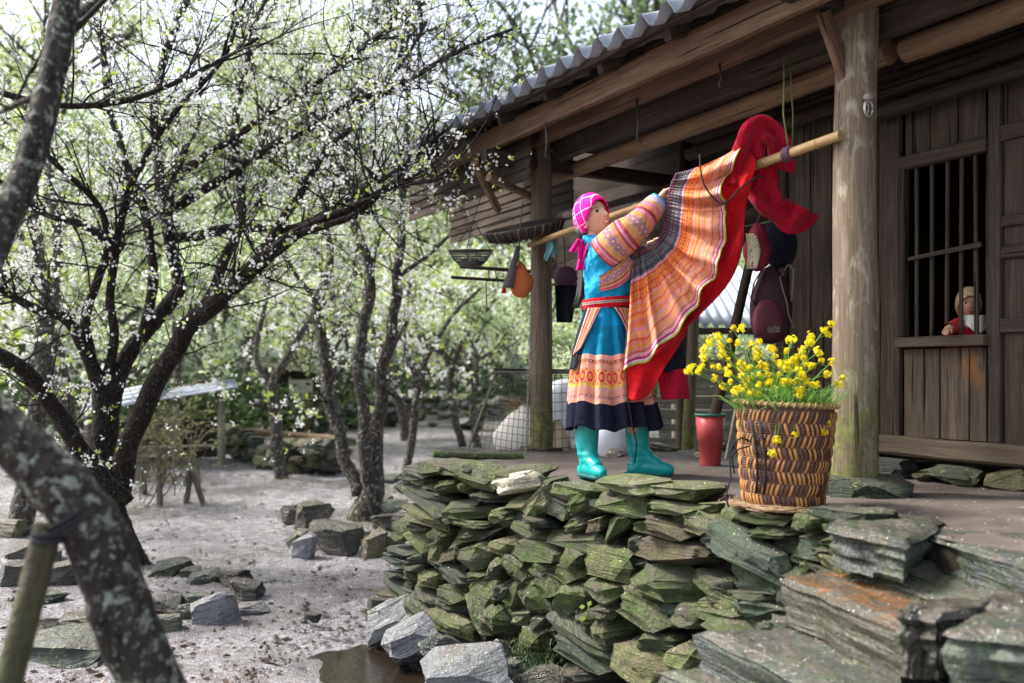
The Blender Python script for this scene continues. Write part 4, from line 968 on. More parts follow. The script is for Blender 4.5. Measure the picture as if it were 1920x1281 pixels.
# ------------------------------------------------------------------ skirt hung on the pole
hs_ = thing('hanging_skirt', 'orange striped pleated skirt with red lining spread open from the bamboo pole', 'skirt', W(1290, 500))
IN = [(0, 1269, 325, 4.62), (.15, 1258, 350, 4.68), (.35, 1250, 400, 4.74), (.5, 1243, 437, 4.77), (.65, 1228, 456, 4.78), (.8, 1212, 462, 4.79), (.9, 1200, 466, 4.79), (1, 1188, 471, 4.79)]
OUT = [(0, 1406, 257, 4.48), (.15, 1360, 340, 4.52), (.35, 1362, 415, 4.56), (.5, 1350, 490, 4.58), (.65, 1322, 545, 4.60), (.8, 1270, 620, 4.62), (.9, 1222, 668, 4.63), (1, 1170, 701, 4.64)]
def hskirt(u, v, pl=1.0):
    a = lerp_pts(IN, u); b = lerp_pts(OUT, u); ph = u * 2 * math.pi * 7.6 + 1.6 * math.sin(u * 7 + .5)
    w = (math.sin(ph) + .35 * math.sin(2 * ph + 1)) * pl * (.75 + .8 * noise.noise(Vector((u * 7, 2, 0)))) + .5 * noise.noise(Vector((u * 26, v * 2, 4))); vv = v * (1 + .030 * w * v)
    px = a[0] + (b[0] - a[0]) * vv; py = a[1] + (b[1] - a[1]) * vv + 10 * math.sin(math.pi * v) * (1 - u) ; px += 5 * v * fbm(u * 7, v * 2.5, 1); py += 5 * v * fbm(u * 7, v * 2.5, 8); d = a[2] + (b[2] - a[2]) * vv
    d += -.05 * math.sin(math.pi * v * .8) + w * .058 * (.08 + v) + .007 * math.sin(u * 270 + 2 * math.sin(u * 31)) * max(0, 1 - v / .4)
    e = .009 * math.cos(ph) * v
    return pt(px, py, d) + Vector((e * .6, 0, -e))
HST = [(0, (.10, .095, .11)), (.02, (.28, .08, .09)), (.05, (.085, .085, .10)), (.22, (.14, .13, .15)), (.235, (.62, .28, .34)), (.265, (.60, .10, .03)), (.44, (.62, .24, .20)), (.475, (.66, .22, .05)), (.51, (.62, .25, .18)), (.535, (.60, .14, .05)), (.56, (.62, .27, .09)), (.59, (.60, .20, .18)), (.62, (.64, .20, .06)), (.645, (.63, .27, .16)), (.67, (.62, .26, .30)), (.70, (.72, .34, .10)), (.73, (.64, .29, .20)), (.76, (.60, .12, .05)), (.785, (.62, .26, .22)), (.82, (.68, .30, .08)), (.85, (.64, .28, .24)), (.885, (.56, .14, .10)), (.91, (.68, .36, .40)), (.945, (.52, .03, .20)), (.965, (.70, .58, .62)), (.985, (.62, .55, .08))]
M_HSK = m_woven('hung_skirt_weave', HST, [(.07, .19, 2, (.30, .30, .31), (.03, .03, .04)), (.275, .435, 2, (.62, .30, .07), (.35, .05, .05))], 44, (.42, .05, .04))
mb = MB(); mb.grid(lambda u, v: hskirt(u, v), 320, 70); o = mb.build('pleated_cloth', M_HSK, hs_, recenter=False); sm = o.modifiers.new('t', 'SOLIDIFY'); sm.thickness = .004; sm.offset = 0
mb = MB(); mb.tube([hskirt(k / 60, 0.0) for k in range(61)], .008, 8, flat=.7); mb.build('waistband', M_PURP, hs_, recenter=False)
mb = MB(); mb.tube([hskirt(k / 300, 1.0) + Vector((0, -.003, 0)) for k in range(301)], .0045, 6); mb.build('hem_braid', m_simple('lime_braid', (.52, .50, .08), .7, .5, 70), hs_, recenter=False)
RO = [(0, 1418, 300, 4.50), (.15, 1404, 352, 4.54), (.35, 1400, 402, 4.60), (.5, 1392, 458, 4.63), (.65, 1364, 530, 4.66), (.8, 1318, 588, 4.68), (.9, 1282, 624, 4.69), (1, 1262, 648, 4.69)]
RI = [(0, 1395, 270, 4.50), (.15, 1345, 350, 4.58), (.35, 1340, 415, 4.62), (.5, 1330, 485, 4.64), (.65, 1300, 540, 4.66), (.8, 1255, 612, 4.68), (.9, 1215, 660, 4.69), (1, 1172, 694, 4.69)]
def lining(u, v):
    a = lerp_pts(RI, u); b = lerp_pts(RO, u); p = [a[k] + (b[k] - a[k]) * v for k in range(3)]
    return pt(p[0] + 4 * math.sin(u * 13) * v, p[1], p[2] + .028 * math.sin(u * 16 + v * 4) * v + .02 * math.sin(v * 5) + .012 * fbm(u * 8, v * 4))
def cloth(name, fn, mat, par, nu=40, nv=16):
    mb = MB(); mb.grid(fn, nu, nv); o = mb.build(name, mat, par, recenter=False); s_ = o.modifiers.new('t', 'SOLIDIFY'); s_.thickness = .004; s_.offset = 0; return o
cloth('red_lining', lining, M_RED, hs_, 60, 16)
TOPL = [(0, 1169, 694, 4.68), (.4, 1205, 672, 4.70), (.75, 1245, 645, 4.70), (1, 1290, 600, 4.70)]; BOTL = [(0, 1170, 740, 4.67), (.3, 1192, 752, 4.64), (.55, 1218, 738, 4.66), (.8, 1246, 690, 4.70), (1, 1284, 632, 4.72)]
cloth('red_lining', lambda u, v: (lambda a, b: pt(a[0] + (b[0] - a[0]) * v, a[1] + (b[1] - a[1]) * v, a[2] + (b[2] - a[2]) * v + .025 * math.sin(u * 11 + v * 2) * v + .012))(lerp_pts(TOPL, u), lerp_pts(BOTL, u)), M_RED, hs_)
def quadc(c, d, amp=.02):
    return lambda u, v: (lambda x, y: pt(x, y, d + amp * math.sin(u * 6 + v * 2)))((c[0][0] * (1 - u) + c[1][0] * u) * (1 - v) + (c[3][0] * (1 - u) + c[2][0] * u) * v, (c[0][1] * (1 - u) + c[1][1] * u) * (1 - v) + (c[3][1] * (1 - u) + c[2][1] * u) * v)
cloth('black_hem', quadc([(1226, 660), (1282, 632), (1287, 692), (1232, 700)], 4.76), M_BLACKC, hs_, 16, 12)
cloth('red_flap', quadc([(1232, 698), (1287, 690), (1294, 748), (1240, 750)], 4.75, .03), M_CRIM, hs_, 16, 12)
# the cloth loop thrown over the pole
def ribbon(path, width, tw=0.0):
    P = [(i / (len(path) - 1), *p) for i, p in enumerate(path)]
    def f(u, v):
        x, y, d = lerp_pts(P, u); x2, y2, _ = lerp_pts(P, min(1, u + .02)); x1, y1, _ = lerp_pts(P, max(0, u - .02)); l = math.hypot(x2 - x1, y2 - y1) + 1e-6
        nx, ny = -(y2 - y1) / l, (x2 - x1) / l; w = (v - .5) * width * (1 + .22 * math.sin(u * 7 + tw) + .25 * fbm(u * 5, v, tw))
        return pt(x + nx * w, y + ny * w, d + .016 * math.cos(v * 9.0 + u * 4 + tw) + .05 * fbm(u * 4 + tw, v * 2.2) + (v - .5) * .05)
    return f
cloth('red_loop', ribbon([(1392, 350, 4.56), (1402, 300, 4.52), (1412, 258, 4.47), (1432, 240, 4.44), (1456, 262, 4.46), (1466, 300, 4.52), (1462, 318, 4.56)], 54), M_CRIM, hs_, 50, 16)
cloth('red_loop', ribbon([(1418, 300, 4.58), (1428, 345, 4.60), (1444, 384, 4.62), (1468, 404, 4.64), (1492, 408, 4.62), (1504, 388, 4.6)], 58, 1.), M_CRIM, hs_, 50, 14)
mb = MB(); mb.tube([pt(x, y, d) for x, y, d in spline([(1312, 290, 4.50), (1314, 320, 4.48), (1322, 350, 4.47), (1345, 378, 4.45), (1362, 380, 4.44), (1390, 352, 4.44), (1420, 332, 4.45), (1428, 330, 4.46)], 40)], .0045, 6); mb.build('black_cord', M_ROPE, hs_, recenter=False)
mb = MB(); mb.tube([W(1180, 575, -.16), W(1172, 660, -.24), W(1176, 740, -.25), W(1186, 800, -.24), W(1194, 830, -.2), W(1190, 868, -.16)], [.0035] * 6, 6); mb.build('belt_cord', M_ROPE, woman, recenter=False)

# ------------------------------------------------------------------ child behind the bars
tc = t_at(1814, NW + .10); cp = H(tc, NW + .10, 0); cd = cp.y
kid = thing('person', 'small child in beige eared hat peering out between the window bars', 'person', H(tc, NW + .25, 1.05))
KM0 = Vector((-.30, -.95, -.05)).normalized(); ku = (Vector((0, 0, 1)) - KM0 * KM0.z).normalized(); kr = KM0.cross(ku); KM = Matrix((kr, KM0, ku)).transposed().to_4x4(); KM.translation = pt(1816, 571, cd)
kb = MB(); head_mesh(kb, KM, .64, True); c0 = pt(1817, 569, cd)
kb.tube([c0 + Vector((0, .02, -.34)), c0 + Vector((0, .02, -.2)), c0 + Vector((0, .015, -.10)), c0 + Vector((0, .005, -.06))], [.085, .085, .075, .03], 14)
hnd = pt(1777, 617, cd - .10); kb.tube([c0 + Vector((-.06, .0, -.11)), c0 + Vector((-.10, -.03, -.125)), hnd], [.032, .027, .018], 10); hand(kb, hnd, Vector((-.6, -.75, -.2)), Vector((0, 0, -1)), .48, .7)
kb.tube([c0 + Vector((.06, .0, -.11)), c0 + Vector((.085, -.03, -.13)), c0 + Vector((.07, -.07, -.125))], [.032, .027, .018], 10)
for sx in (-.05, .05): kb.tube([c0 + Vector((sx, .02, -.33)), c0 + Vector((sx, .03, -.5)), Vector((c0.x + sx, c0.y + .06, 1.06))], [.045, .04, .03], 10)
kme = remesh(kb, .0035, 1); face_colour(kme, KM, .64, (.52, .28, .19), (.45, .12, .11), True); me_build('body', kme, M_SKIN, kid)
vs, fs = cap_pts(1.20, lambda p: p.z > .034 - (.085 - p.y) * 1.0, .05, s=.64); mb = MB(); mb.add([KM @ v for v in vs], fs)
o = mb.build('hat', m_simple('beige_knit', (.60, .44, .27), .9, .3, 90, .1, .5), kid, recenter=False); sm = o.modifiers.new('t', 'SOLIDIFY'); sm.thickness = .006; sm.offset = 1
for sx in (-1, 1):
    mb = MB(); mb.lathe([(0, -.012), (.012, -.006), (.014, 0), (.01, .009), (0, .012)], 10, KM @ Matrix.Translation((sx * .032, .0, .078))); mb.build('hat_ear', o.data.materials[0], kid)
mb = MB(); mb.grid(lambda u, v: c0 + Vector((-.055 + .11 * u, -.055 - .04 * math.sin(u * 3.14) - .012 * v, -.068 - .09 * v * (.55 + .45 * math.sin(u * 3.14)) + .012 * abs(u - .5))) + Vector((0, .006 * math.sin(u * 16 + v * 3), 0)), 10, 8); o = mb.build('bib', M_SACK, kid, recenter=False); sm = o.modifiers.new('t', 'SOLIDIFY'); sm.thickness = .004
mb = MB(); mb.tube([c0 + Vector((-.05, .0, -.11)), c0 + Vector((-.10, -.03, -.125)), hnd + Vector((.016, .02, .006))], [.040, .034, .026], 12, cap=False); mb.build('sleeve', M_RED, kid, recenter=False)
mb = MB(); mb.tube([c0 + Vector((0, .02, -.34)), c0 + Vector((0, .02, -.2)), c0 + Vector((0, .015, -.085))], [.092, .092, .07], 16); mb.build('jacket', M_CRIM, kid, recenter=False)
# ------------------------------------------------------------------ big carrying basket
BC = Vector((1.125, 3.77, FL)); 
def bprof(z):      # radius of the basket at height z over its base
    P = [(0, .158), (.1, .172), (.25, .186), (.42, .200)]; return lerp_pts(P, z)[0]
BH = .42; BM = Matrix.Translation(BC) @ Matrix.Rotation(math.radians(2.0), 4, 'Y')
bask = thing('woven_basket', 'tall brown and orange cane basket holding yellow flowers beside the near post', 'basket', BC)
mb = MB(); mb.lathe([(bprof(k * BH / 12) - .006, .004 + k * BH / 12) for k in range(13)], 48, BM); mb.lathe([(.0, .006), (.15, .006)], 48, BM)
mb.build('inner_wall', M_CANEC, bask, recenter=False)
NB, NST = 8, 58; bh = .048; cell = None
for r in range(NB):
    z0 = .012 + r * (BH - .03) / NB; mb = MB()      # fine dark horizontal strands behind the slanted strips of this band
    for q in range(5):
        z = z0 + q * bh / 5 + .004; rr = bprof(z) - .002
        mb.tube([BM @ Vector((rr * math.cos(a / 48 * 6.28319), rr * math.sin(a / 48 * 6.28319), z)) for a in range(49)], .0042, 5, cap=False)
    mb.build('strand_band', M_CANEC, bask, recenter=False)
    sl = 1 if r % 2 else -1
    for k in range(NST):
        if R() < .04: continue
        a = (k + .5 * (r % 2)) / NST * 6.28319 + U(-.01, .01); vs = []; w = U(.0042, .0062)
        if math.sin(a) > .8: continue     # the side nobody sees stays plain
        for j in range(5):
            f = j / 4; z = z0 + f * bh - .002; aa = a + sl * (f - .5) * .075; rr = bprof(z) + .0055 * math.sin(math.pi * f) - .001
            for s in (-1, 1): vs.append(BM @ Vector((rr * math.cos(aa + s * w / rr), rr * math.sin(aa + s * w / rr), z)))
            vs.append(BM @ Vector(((rr + .0028) * math.cos(aa), (rr + .0028) * math.sin(aa), z)))
        m2 = MB(); m2.add(vs, [q for j in range(4) for q in ((j*3, j*3+2, j*3+5, j*3+3), (j*3+2, j*3+1, j*3+4, j*3+5))]); 
        (cell := cell or []).append((m2, R() < .62))
far = MB(); n_str = 0
for i, (m2, org) in enumerate(cell):
    o = m2.build('cane_strip', M_CANEO if org else M_CANEC, bask, recenter=False)
rimr = bprof(BH) + .001; mb = MB()
mb.tube([BM @ Vector((rimr * math.cos(a / 48 * 6.28319), rimr * math.sin(a / 48 * 6.28319), BH + .004)) for a in range(49)], .008, 8, cap=False)
pts_ = []
for a in range(48 * 8 + 1):
    t = a / (48 * 8) * 6.28319; w = a / 8 * 6.28319; rr = rimr + .011 * math.cos(w); pts_.append(BM @ Vector((rr * math.cos(t), rr * math.sin(t), BH + .004 + .011 * math.sin(w))))
mb.tube(pts_, .0035, 5, cap=False); mb.build('rim', M_CANER, bask, recenter=False)
for (a0, dz) in ((-2.55, 0), (-2.36, .0)):
    mb = MB(); mb.tube([BM @ Vector(((bprof(z) + .012) * math.cos(a0 + .12 * math.sin(z * 9)), (bprof(z) + .012) * math.sin(a0 + .12 * math.sin(z * 9)), z)) for z in (.06, .12, .18, .24, .30, .355)], .0055, 6); mb.build('rope', M_ROPE, bask, recenter=False)
b0 = BM @ Vector((.205 * math.cos(-2.6), .205 * math.sin(-2.6), .27)); mb = MB()
mb.tube([b0, b0 + Vector((-.03, -.01, .015)), b0 + Vector((-.06, 0, .0)), b0 + Vector((-.08, 0, -.05)), b0 + Vector((-.075, 0, -.15)), b0 + Vector((-.10, -.02, -.22)), b0 + Vector((-.09, -.03, -.262))], .004, 6)
mb.tube([b0 + Vector((0, 0, -.02)), b0 + Vector((-.04, 0, -.03)), b0 + Vector((-.07, 0, -.06)), b0 + Vector((-.06, 0, -.13))], .0035, 6); mb.build('carry_cord', M_ROPE, bask, recenter=False)
# straw ring it stands on
sr = thing('straw_litter', 'loose straw and cane splinters round the foot of the woven basket', 'straw', BC); mb = MB()
for k in range(170):
    a = U(2.6, 5.7); r = .165 + abs(random.gauss(0, .035)); p = BC + Vector((r * math.cos(a), r * math.sin(a), U(.002, .018))); d = Vector((-math.sin(a), math.cos(a), U(-.12, .12))) * U(.03, .09)
    mb.tube([p - d, p, p + d], .0018, 4)
mb.build('straw', M_STRAW, sr, recenter=False, kind='stuff')

# ------------------------------------------------------------------ mustard flowers, stalk by stalk
def blossom(mb, c, r, nf):
    for k in range(nf):
        d = Vector((random.gauss(0, 1), random.gauss(0, 1), random.gauss(.3, 1))).normalized(); p = c + d * r * U(.3, 1.0); s = U(.0050, .0078)
        x = d.orthogonal().normalized(); y = d.cross(x); a0 = U(0, 1.6)
        for q in range(4):
            a = a0 + q * 1.5708; e = x * math.cos(a) + y * math.sin(a); f = x * math.cos(a + .8) + y * math.sin(a + .8); g = x * math.cos(a - .8) + y * math.sin(a - .8)
            mb.add([p, p + g * s * .75 + d * s * .3, p + e * s * 1.35 + d * s * .35, p + f * s * .75 + d * s * .3], [(0, 1, 2, 3)])
def stalk(tip, base, bow, hang=False):
    st = thing('mustard_stalk', 'yellow flowering mustard stalk standing in the woven basket' if not hang else 'yellow mustard stalk drooping over the rim of the woven basket', 'flower', base, 'mustard stalks standing in the basket' if not hang else 'mustard stalks drooping over the rim')
    mid = base.lerp(tip, .55) + bow; pts = spline([tuple(base), tuple(base.lerp(tip, .25) + bow * .7), tuple(mid), tuple(tip)], 12)
    mb = MB(); mb.tube(pts, [.0034 - .0018 * i / 12 for i in range(13)], 5); heads = [(Vector(tip), U(.016, .023) * (.8 if hang else 1))]
    for k in range(0 if hang else random.choice((1, 2, 2, 3))):
        i = random.randint(7, 11); p = Vector(pts[i]); d = (Vector(pts[i + 1]) - p).normalized(); e = p + d * U(.02, .05) + Vector((random.gauss(0, .025), random.gauss(0, .025), U(0, .03) if not hang else -.02)); mb.tube([p, p.lerp(e, .5) + Vector((0, 0, .004)), e], .0013, 4); heads.append((e, U(.009, .015)))
    for k in range(9):      # thin seed pods and bud stems
        i = random.randint(5, 11); p = Vector(pts[i]); e = p + Vector((random.gauss(0, .02), random.gauss(0, .02), U(.005, .03))); mb.tube([p, e], [.0010, .0006], 3)
    mb.build('stem', M_STEM, st, recenter=False)
    for (c, r) in heads:
        mb = MB(); blossom(mb, c, r, int(7 + r * 780)); mb.build('flower_head', M_YELLOW, st, recenter=False, smooth=False)
    lf = MB()
    for k in range(random.randint(3, 6)):
        i = random.randint(1, 8); p = Vector(pts[i]); d = Vector((random.gauss(0, 1), random.gauss(0, 1), U(.1, .9))).normalized(); L = U(.04, .10); w = L * U(.10, .18); s = d.cross(Vector((0, 0, 1))).normalized() * w; dr = Vector((0, 0, -L * U(.05, .3)))
        lf.add([p, p + d * L * .4 + s, p + d * L * .4 - s, p + d * L * .75 + s * .7 + dr * .5, p + d * L * .75 - s * .7 + dr * .5, p + d * L + dr], [(0, 1, 2), (1, 3, 4, 2), (3, 5, 4)])
    lf.build('leaves', M_MLEAF, st, recenter=False)
TIPS = [(1300,690),(1290,700),(1330,640),(1345,632),(1375,620),(1383,645),(1322,660),(1390,617),(1318,672),(1355,668),(1410,650),(1340,712),(1365,700),(1395,690),(1400,720),(1420,665),(1435,690),(1447,655),(1440,720),(1455,675),(1470,715),(1480,640),(1487,635),(1500,700),(1505,660),(1520,630),(1545,620),(1522,690),(1535,660),(1530,720),(1490,735),(1465,745),(1420,740),(1380,735),(1560,680),(1572,720),(1550,705),(1405,705),(1500,745),(1352,650),(1428,715),(1475,690),(1512,715),(1310,700),(1515,645)]
for (x, y) in TIPS:
    d = 3.77 + U(-.17, .17); tip = pt(x, y, d) + Vector((0, 0, U(-.005, .01))); base = BC + Vector((U(-.11, .11) + (tip.x - BC.x) * .25, (d - 3.77) * .6, .33)); stalk(tip, base, Vector(((BC.x - tip.x) * U(.1, .3), 0, U(.0, .05))))
for (x, y, rx, ry, dd) in ((1448, 852, 1478, 765, 3.575), (1457, 825, 1482, 765, 3.575), (1490, 815, 1484, 768, 3.57), (1545, 810, 1535, 775, 3.60), (1552, 795, 1540, 772, 3.62)):
    tip = pt(x, y, dd); top = pt(rx, ry - 8, dd + .035); base = top + Vector((0, .12, -.02)); stalk(tip, base, Vector((0, -.03, .085)), True)
fol = MB()
for k in range(380):       # mass of narrow leaves filling the basket mouth
    a = U(0, 6.28); r = .19 * math.sqrt(R()); p = BC + Vector((r * math.cos(a), r * math.sin(a), .37 + U(0, .03))); d = Vector((math.cos(a) * r * 2.2 + random.gauss(0, .25), math.sin(a) * r * 2.2 + random.gauss(0, .25), 1)).normalized(); L = U(.04, .15); s = d.orthogonal().normalized() * L * U(.02, .05)
    dr = Vector((math.cos(a), math.sin(a), -.6)) * L * U(0, .35)
    fol.add([p, p + d * L * .4 + s, p + d * L * .4 - s, p + d * L * .8 + s * .6 + dr * .4, p + d * L * .8 - s * .6 + dr * .4, p + d * L + dr], [(0, 1, 2), (1, 3, 4, 2), (3, 5, 4)])
o = fol.build('mustard_greens', M_MLEAF, None, recenter=False); tag(o, 'dense green mustard leaves filling the mouth of the woven basket', 'leaves', None, 'stuff')

# ------------------------------------------------------------------ bucket, poles and things at the back of the porch
bk = Vector((pt(1332, 872, 5.45).x, 5.45, FL)); buck = thing('bucket', 'tall dusty red plastic bucket with dark green rim behind the basket', 'bucket', bk)
mb = MB(); mb.lathe([(0, .0), (.058, .0), (.062, .01), (.072, .14), (.076, .142), (.088, .30), (.084, .30), (.068, .13), (.055, .02), (0, .02)], 32, Matrix.Translation(bk)); mb.build('pail', M_BUCKET, buck, recenter=False)
mb = MB(); mb.lathe([(.086, .298), (.094, .300), (.094, .314), (.084, .314), (.084, .30)], 32, Matrix.Translation(bk)); mb.build('rim', M_BUCKR, buck, recenter=False)
dp = log('dark_pole', pt(1338, 790, 5.45), pt(1412, 470, 5.35), .033, .026, M_DARK, None); tag(dp, 'thick dark smoke-blackened pole leaning up out of the red bucket', 'pole')
bp = beam('grey_board', pt(1362, 860, 5.35), pt(1408, 640, 5.3), .02, .05, M_GREYWOOD, None, up=Vector((0, -1, 0))); tag(bp, 'pale split board leaning between the bucket and the basket', 'board')
pr = log('prop_log', Vector((pt(1285, 832, 6.9).x, 6.9, .55)), pt(1302, 690, 6.9) + Vector((0, 0, .5)), .048, .04, M_POST2, None); tag(pr, 'peeled log prop standing behind the porch in front of the rail fence', 'log')
# rail fence / log stack behind
fn = thing('rail_fence', 'low fence of split grey rails behind the porch', 'fence', Vector((1.6, 8.2, .2)))
for k in range(6): beam('rail', Vector((.75, 8.2 + U(-.05, .05), .62 + k * .125)), Vector((3.0, 7.6 + U(-.05, .05), .62 + k * .125 + U(-.03, .03))), .05, U(.06, .10), M_GREYWOOD, fn)
for x in (1.0, 2.2): log('fence_post', Vector((x, 8.32 - x * .12, .0)), Vector((x, 8.32 - x * .12, 1.5)), .04, .035, M_GREYWOOD, fn)
sh = thing('tin_shed', 'neighbouring shed with pale corrugated tin roof glimpsed behind the porch', 'shed', Vector((2.4, 10, .0)))
mb = MB(); A = pt(1300, 600, 9.6); 
mb.grid(lambda u, v: Vector((1.55 + u * 2.2, 9.2 + v * 1.5, 1.98 + v * .75 + .03 * math.sin(u * 2.2 / .11 * 6.28))), 160, 4); o = mb.build('roof', M_TIN, sh, recenter=False); sm = o.modifiers.new('t', 'SOLIDIFY'); sm.thickness = .01
for x in (1.7, 3.5): log('post', Vector((x, 9.4, .1)), Vector((x, 9.4, 2.0)), .05, .045, M_GREYWOOD, sh)
beam('eave_rail', Vector((1.5, 9.3, 1.92)), Vector((3.8, 9.3, 1.92)), .06, .07, M_WALL, sh)
for k in range(5): beam('wall_board', Vector((1.6, 9.9, .3 + k * .3)), Vector((3.7, 9.9, .3 + k * .3)), .02, .28, M_GREYWOOD, sh)

# bags hung on the facade
hk = H(1.06, NW - .03, 2.2)
bpk = thing('backpack', 'faded maroon backpack hanging by its strap on the plank wall', 'backpack', pt(1447, 645, 5.15))
def blob(c, rx, ry, rz, n=3.0, sd=0, top=1.0):
    mb = MB(); nu, nv = 30, 22
    def f(u, v):
        a = u * 6.28319; b = math.pi * v; x, y, z = math.sin(b) * math.cos(a), math.sin(b) * math.sin(a), math.cos(b); q = (abs(x) ** n + abs(y) ** n + abs(z) ** n) ** (-1 / n)
        k = 1 - (1 - top) * max(0, z * q); return c + Vector((x * q * rx * k, y * q * ry, z * q * rz)) * (1 + .06 * noise.noise(Vector((x * 2 + sd, y * 2, z * 2))))
    return mb.grid(f, nu, nv, closed=True)
bc = pt(1445, 572, 5.15); blob(bc, .115, .07, .22, 2.8, 1, .6).build('pack_body', M_MAROON2, bpk, recenter=False)
blob(pt(1440, 600, 5.07), .085, .04, .11, 2.6, 4, .9).build('front_pocket', M_MAROON, bpk, recenter=False)
pk = pt(1450, 618, 5.022); mb = MB(); mb.grid(lambda u, v: pk + Vector((-.035 + .07 * u, -.004, -.018 + .036 * v + .008 * (u - .5))), 4, 3); o = mb.build('name_patch', M_PATCH, bpk)
for pth in ([(1432, 500), (1414, 530), (1408, 560), (1420, 580)], [(1460, 500), (1448, 488), (1436, 500)]):
    mb = MB(); mb.tube([pt(x, y, 5.10) for x, y in pth], .012, 6, flat=.3); mb.build('strap', M_MAROON2, bpk, recenter=False)
for pth in ([(1470, 512), (1462, 520), (1468, 545), (1476, 570), (1478, 590), (1488, 615)],):
    mb = MB(); mb.tube([pt(x, y, 5.08) for x, y in pth], .008, 6, flat=.4); mb.build('webbing', M_STRAP, bpk, recenter=False)
mb = MB(); mb.tube([pt(x, y, 5.08) for x, y in ((1470, 508), (1478, 496), (1488, 506), (1486, 535), (1484, 565))], .011, 6, flat=.4); mb.build('webbing', M_STRAP, bpk, recenter=False)
pb = thing('printed_bag', 'crimson bag with flower-printed side hanging above the backpack', 'bag', pt(1420, 510, 5.0))
pc = pt(1420, 463, 5.05); blob(pc, .075, .06, .135, 2.3, 9, .5).build('bag_body', M_PBAG, pb, recenter=False)
mb = MB(); mb.grid(lambda u, v: pt(1398 + 24 * u * (1 - .3 * abs(v - .5)) + 4 * math.sin(v * 3), 438 + 66 * v, 4.985 + .012 * math.cos(u * 3)), 10, 14); o = mb.build('printed_panel', M_PRINT, pb); s_ = o.modifiers.new('t', 'SOLIDIFY'); s_.thickness = .004
mb = MB(); mb.tube([pt(1418, 425, 5.03), pt(1425, 405, 5.04), pt(1440, 400, 5.05)], .008, 6); mb.build('handle', M_MAROON2, pb, recenter=False)
jk = blob(pt(1462, 452, 5.2), .10, .06, .16, 2.2, 3, .7).build('dark_jacket', M_BLACKC, None); tag(jk, 'black jacket hanging on the wall behind the crimson bag', 'jacket')
# shell charm on the near post
ch = thing('ring_charm', 'grey ring and shell charm hung on the near post', 'charm', H(-.09, -.06, 2.66)); cc = H(-.105, -.06, 2.70)
blob(cc + Vector((.0, -.02, .0)), .022, .018, .016, 2, 3).build('shell', M_STRAP, ch, recenter=False)
mb = MB(); mb.tube([cc + Vector((.028 * math.cos(a / 20 * 6.28) * .6, -.03, -.055 + .034 * math.sin(a / 20 * 6.28))) for a in range(21)], .005, 6); mb.tube([cc + Vector((-.01 + .02 * math.cos(a / 20 * 6.28) * .5, -.026, -.05 + .03 * math.sin(a / 20 * 6.28))) for a in range(21)], .004, 6); mb.build('ring', M_GALV, ch, recenter=False)

# ------------------------------------------------------------------ far end of the porch
tr = thing('woven_tray', 'sooty flat woven tray lying tilted on the end of the bamboo pole', 'tray', pt(985, 450, 6.3)); tcn = pt(984, 433, 6.28)
TM = frame(tcn, pt(1060, 417, 6.3) - pt(910, 447, 6.25)) @ Matrix.Rotation(math.radians(14), 4, 'X') @ Matrix.Diagonal((1.5, 1.0, 1.5, 1))
mb = MB(); mb.lathe([(0, -.035), (.10, -.033), (.17, -.015), (.188, .022), (.182, .026), (.16, -.004), (.09, -.022), (0, -.024)], 40, TM); mb.build('tray_bowl', M_BASKD, tr, recenter=False)
for k in range(30):
    a = k / 30 * 6.28319; mb = MB(); mb.tube([TM @ Vector((.10 * math.cos(a), .10 * math.sin(a), -.038)), TM @ Vector((.172 * math.cos(a + .05), .172 * math.sin(a + .05), -.019)), TM @ Vector((.194 * math.cos(a + .08), .194 * math.sin(a + .08), .022))], .0075, 5); mb.build('rib', M_BASKD if k % 3 else M_CANEC, tr, recenter=False)
cn = pt(882, 478, 6.5); cl = thing('hanging_colander', 'black open-weave colander basket hanging under the porch corner', 'basket', cn)
CM = Matrix.Translation(cn) @ Matrix.Rotation(math.radians(6), 4, 'X')
mb = MB(); mb.lathe([(0, -.085), (.07, -.082), (.115, -.045), (.118, -.043), (.072, -.088), (0, -.09)], 30, CM); mb.build('bowl_base', M_IRON, cl, recenter=False)
mb = MB()
for z, r in ((-.03, .125), (-.012, .137), (.006, .147), (.022, .153)): mb.tube([CM @ Vector((r * math.cos(a / 30 * 6.28319), r * math.sin(a / 30 * 6.28319), z)) for a in range(31)], .003, 5, cap=False)
for k in range(44): a = k / 44 * 6.28319; mb.tube([CM @ Vector((.115 * math.cos(a), .115 * math.sin(a), -.045)), CM @ Vector((.155 * math.cos(a), .155 * math.sin(a), .028))], .0022, 4)
mb.build('lattice', M_IRON, cl, recenter=False)
mb = MB(); mb.tube([CM @ Vector((.158 * math.cos(a / 36 * 6.28319), .158 * math.sin(a / 36 * 6.28319), .03)) for a in range(37)], .008, 6, cap=False); mb.build('rim', M_IRON, cl, recenter=False)
mb = MB()
for k in range(3): a = k * 2.1 + .4; mb.tube([CM @ Vector((.158 * math.cos(a), .158 * math.sin(a), .03)), cn + Vector((.02, 0, .25)), cn + Vector((.10, .1, .52))], .003, 5)
mb.build('hanger', M_ROPE, cl, recenter=False)
mb = MB(); 
for k in range(16): mb.lathe([(0, -.012), (.012, 0), (0, .012)], 8, Matrix.Translation(cn + Vector((U(-.07, .07), U(-.06, .06), U(-.06, -.03)))))
mb.build('contents', M_CANEC, cl, recenter=False)
shf = thing('pole_rack', 'rack of two thin poles and wire jutting from the far post', 'rack', pt(900, 520, 6.7))
log('rack_pole', pt(846, 520, 6.6), pt(1000, 530, 6.6), .012, .012, M_DARK, shf); log('rack_pole', pt(862, 500, 6.8), pt(1000, 510, 6.8), .014, .014, M_DARK, shf)
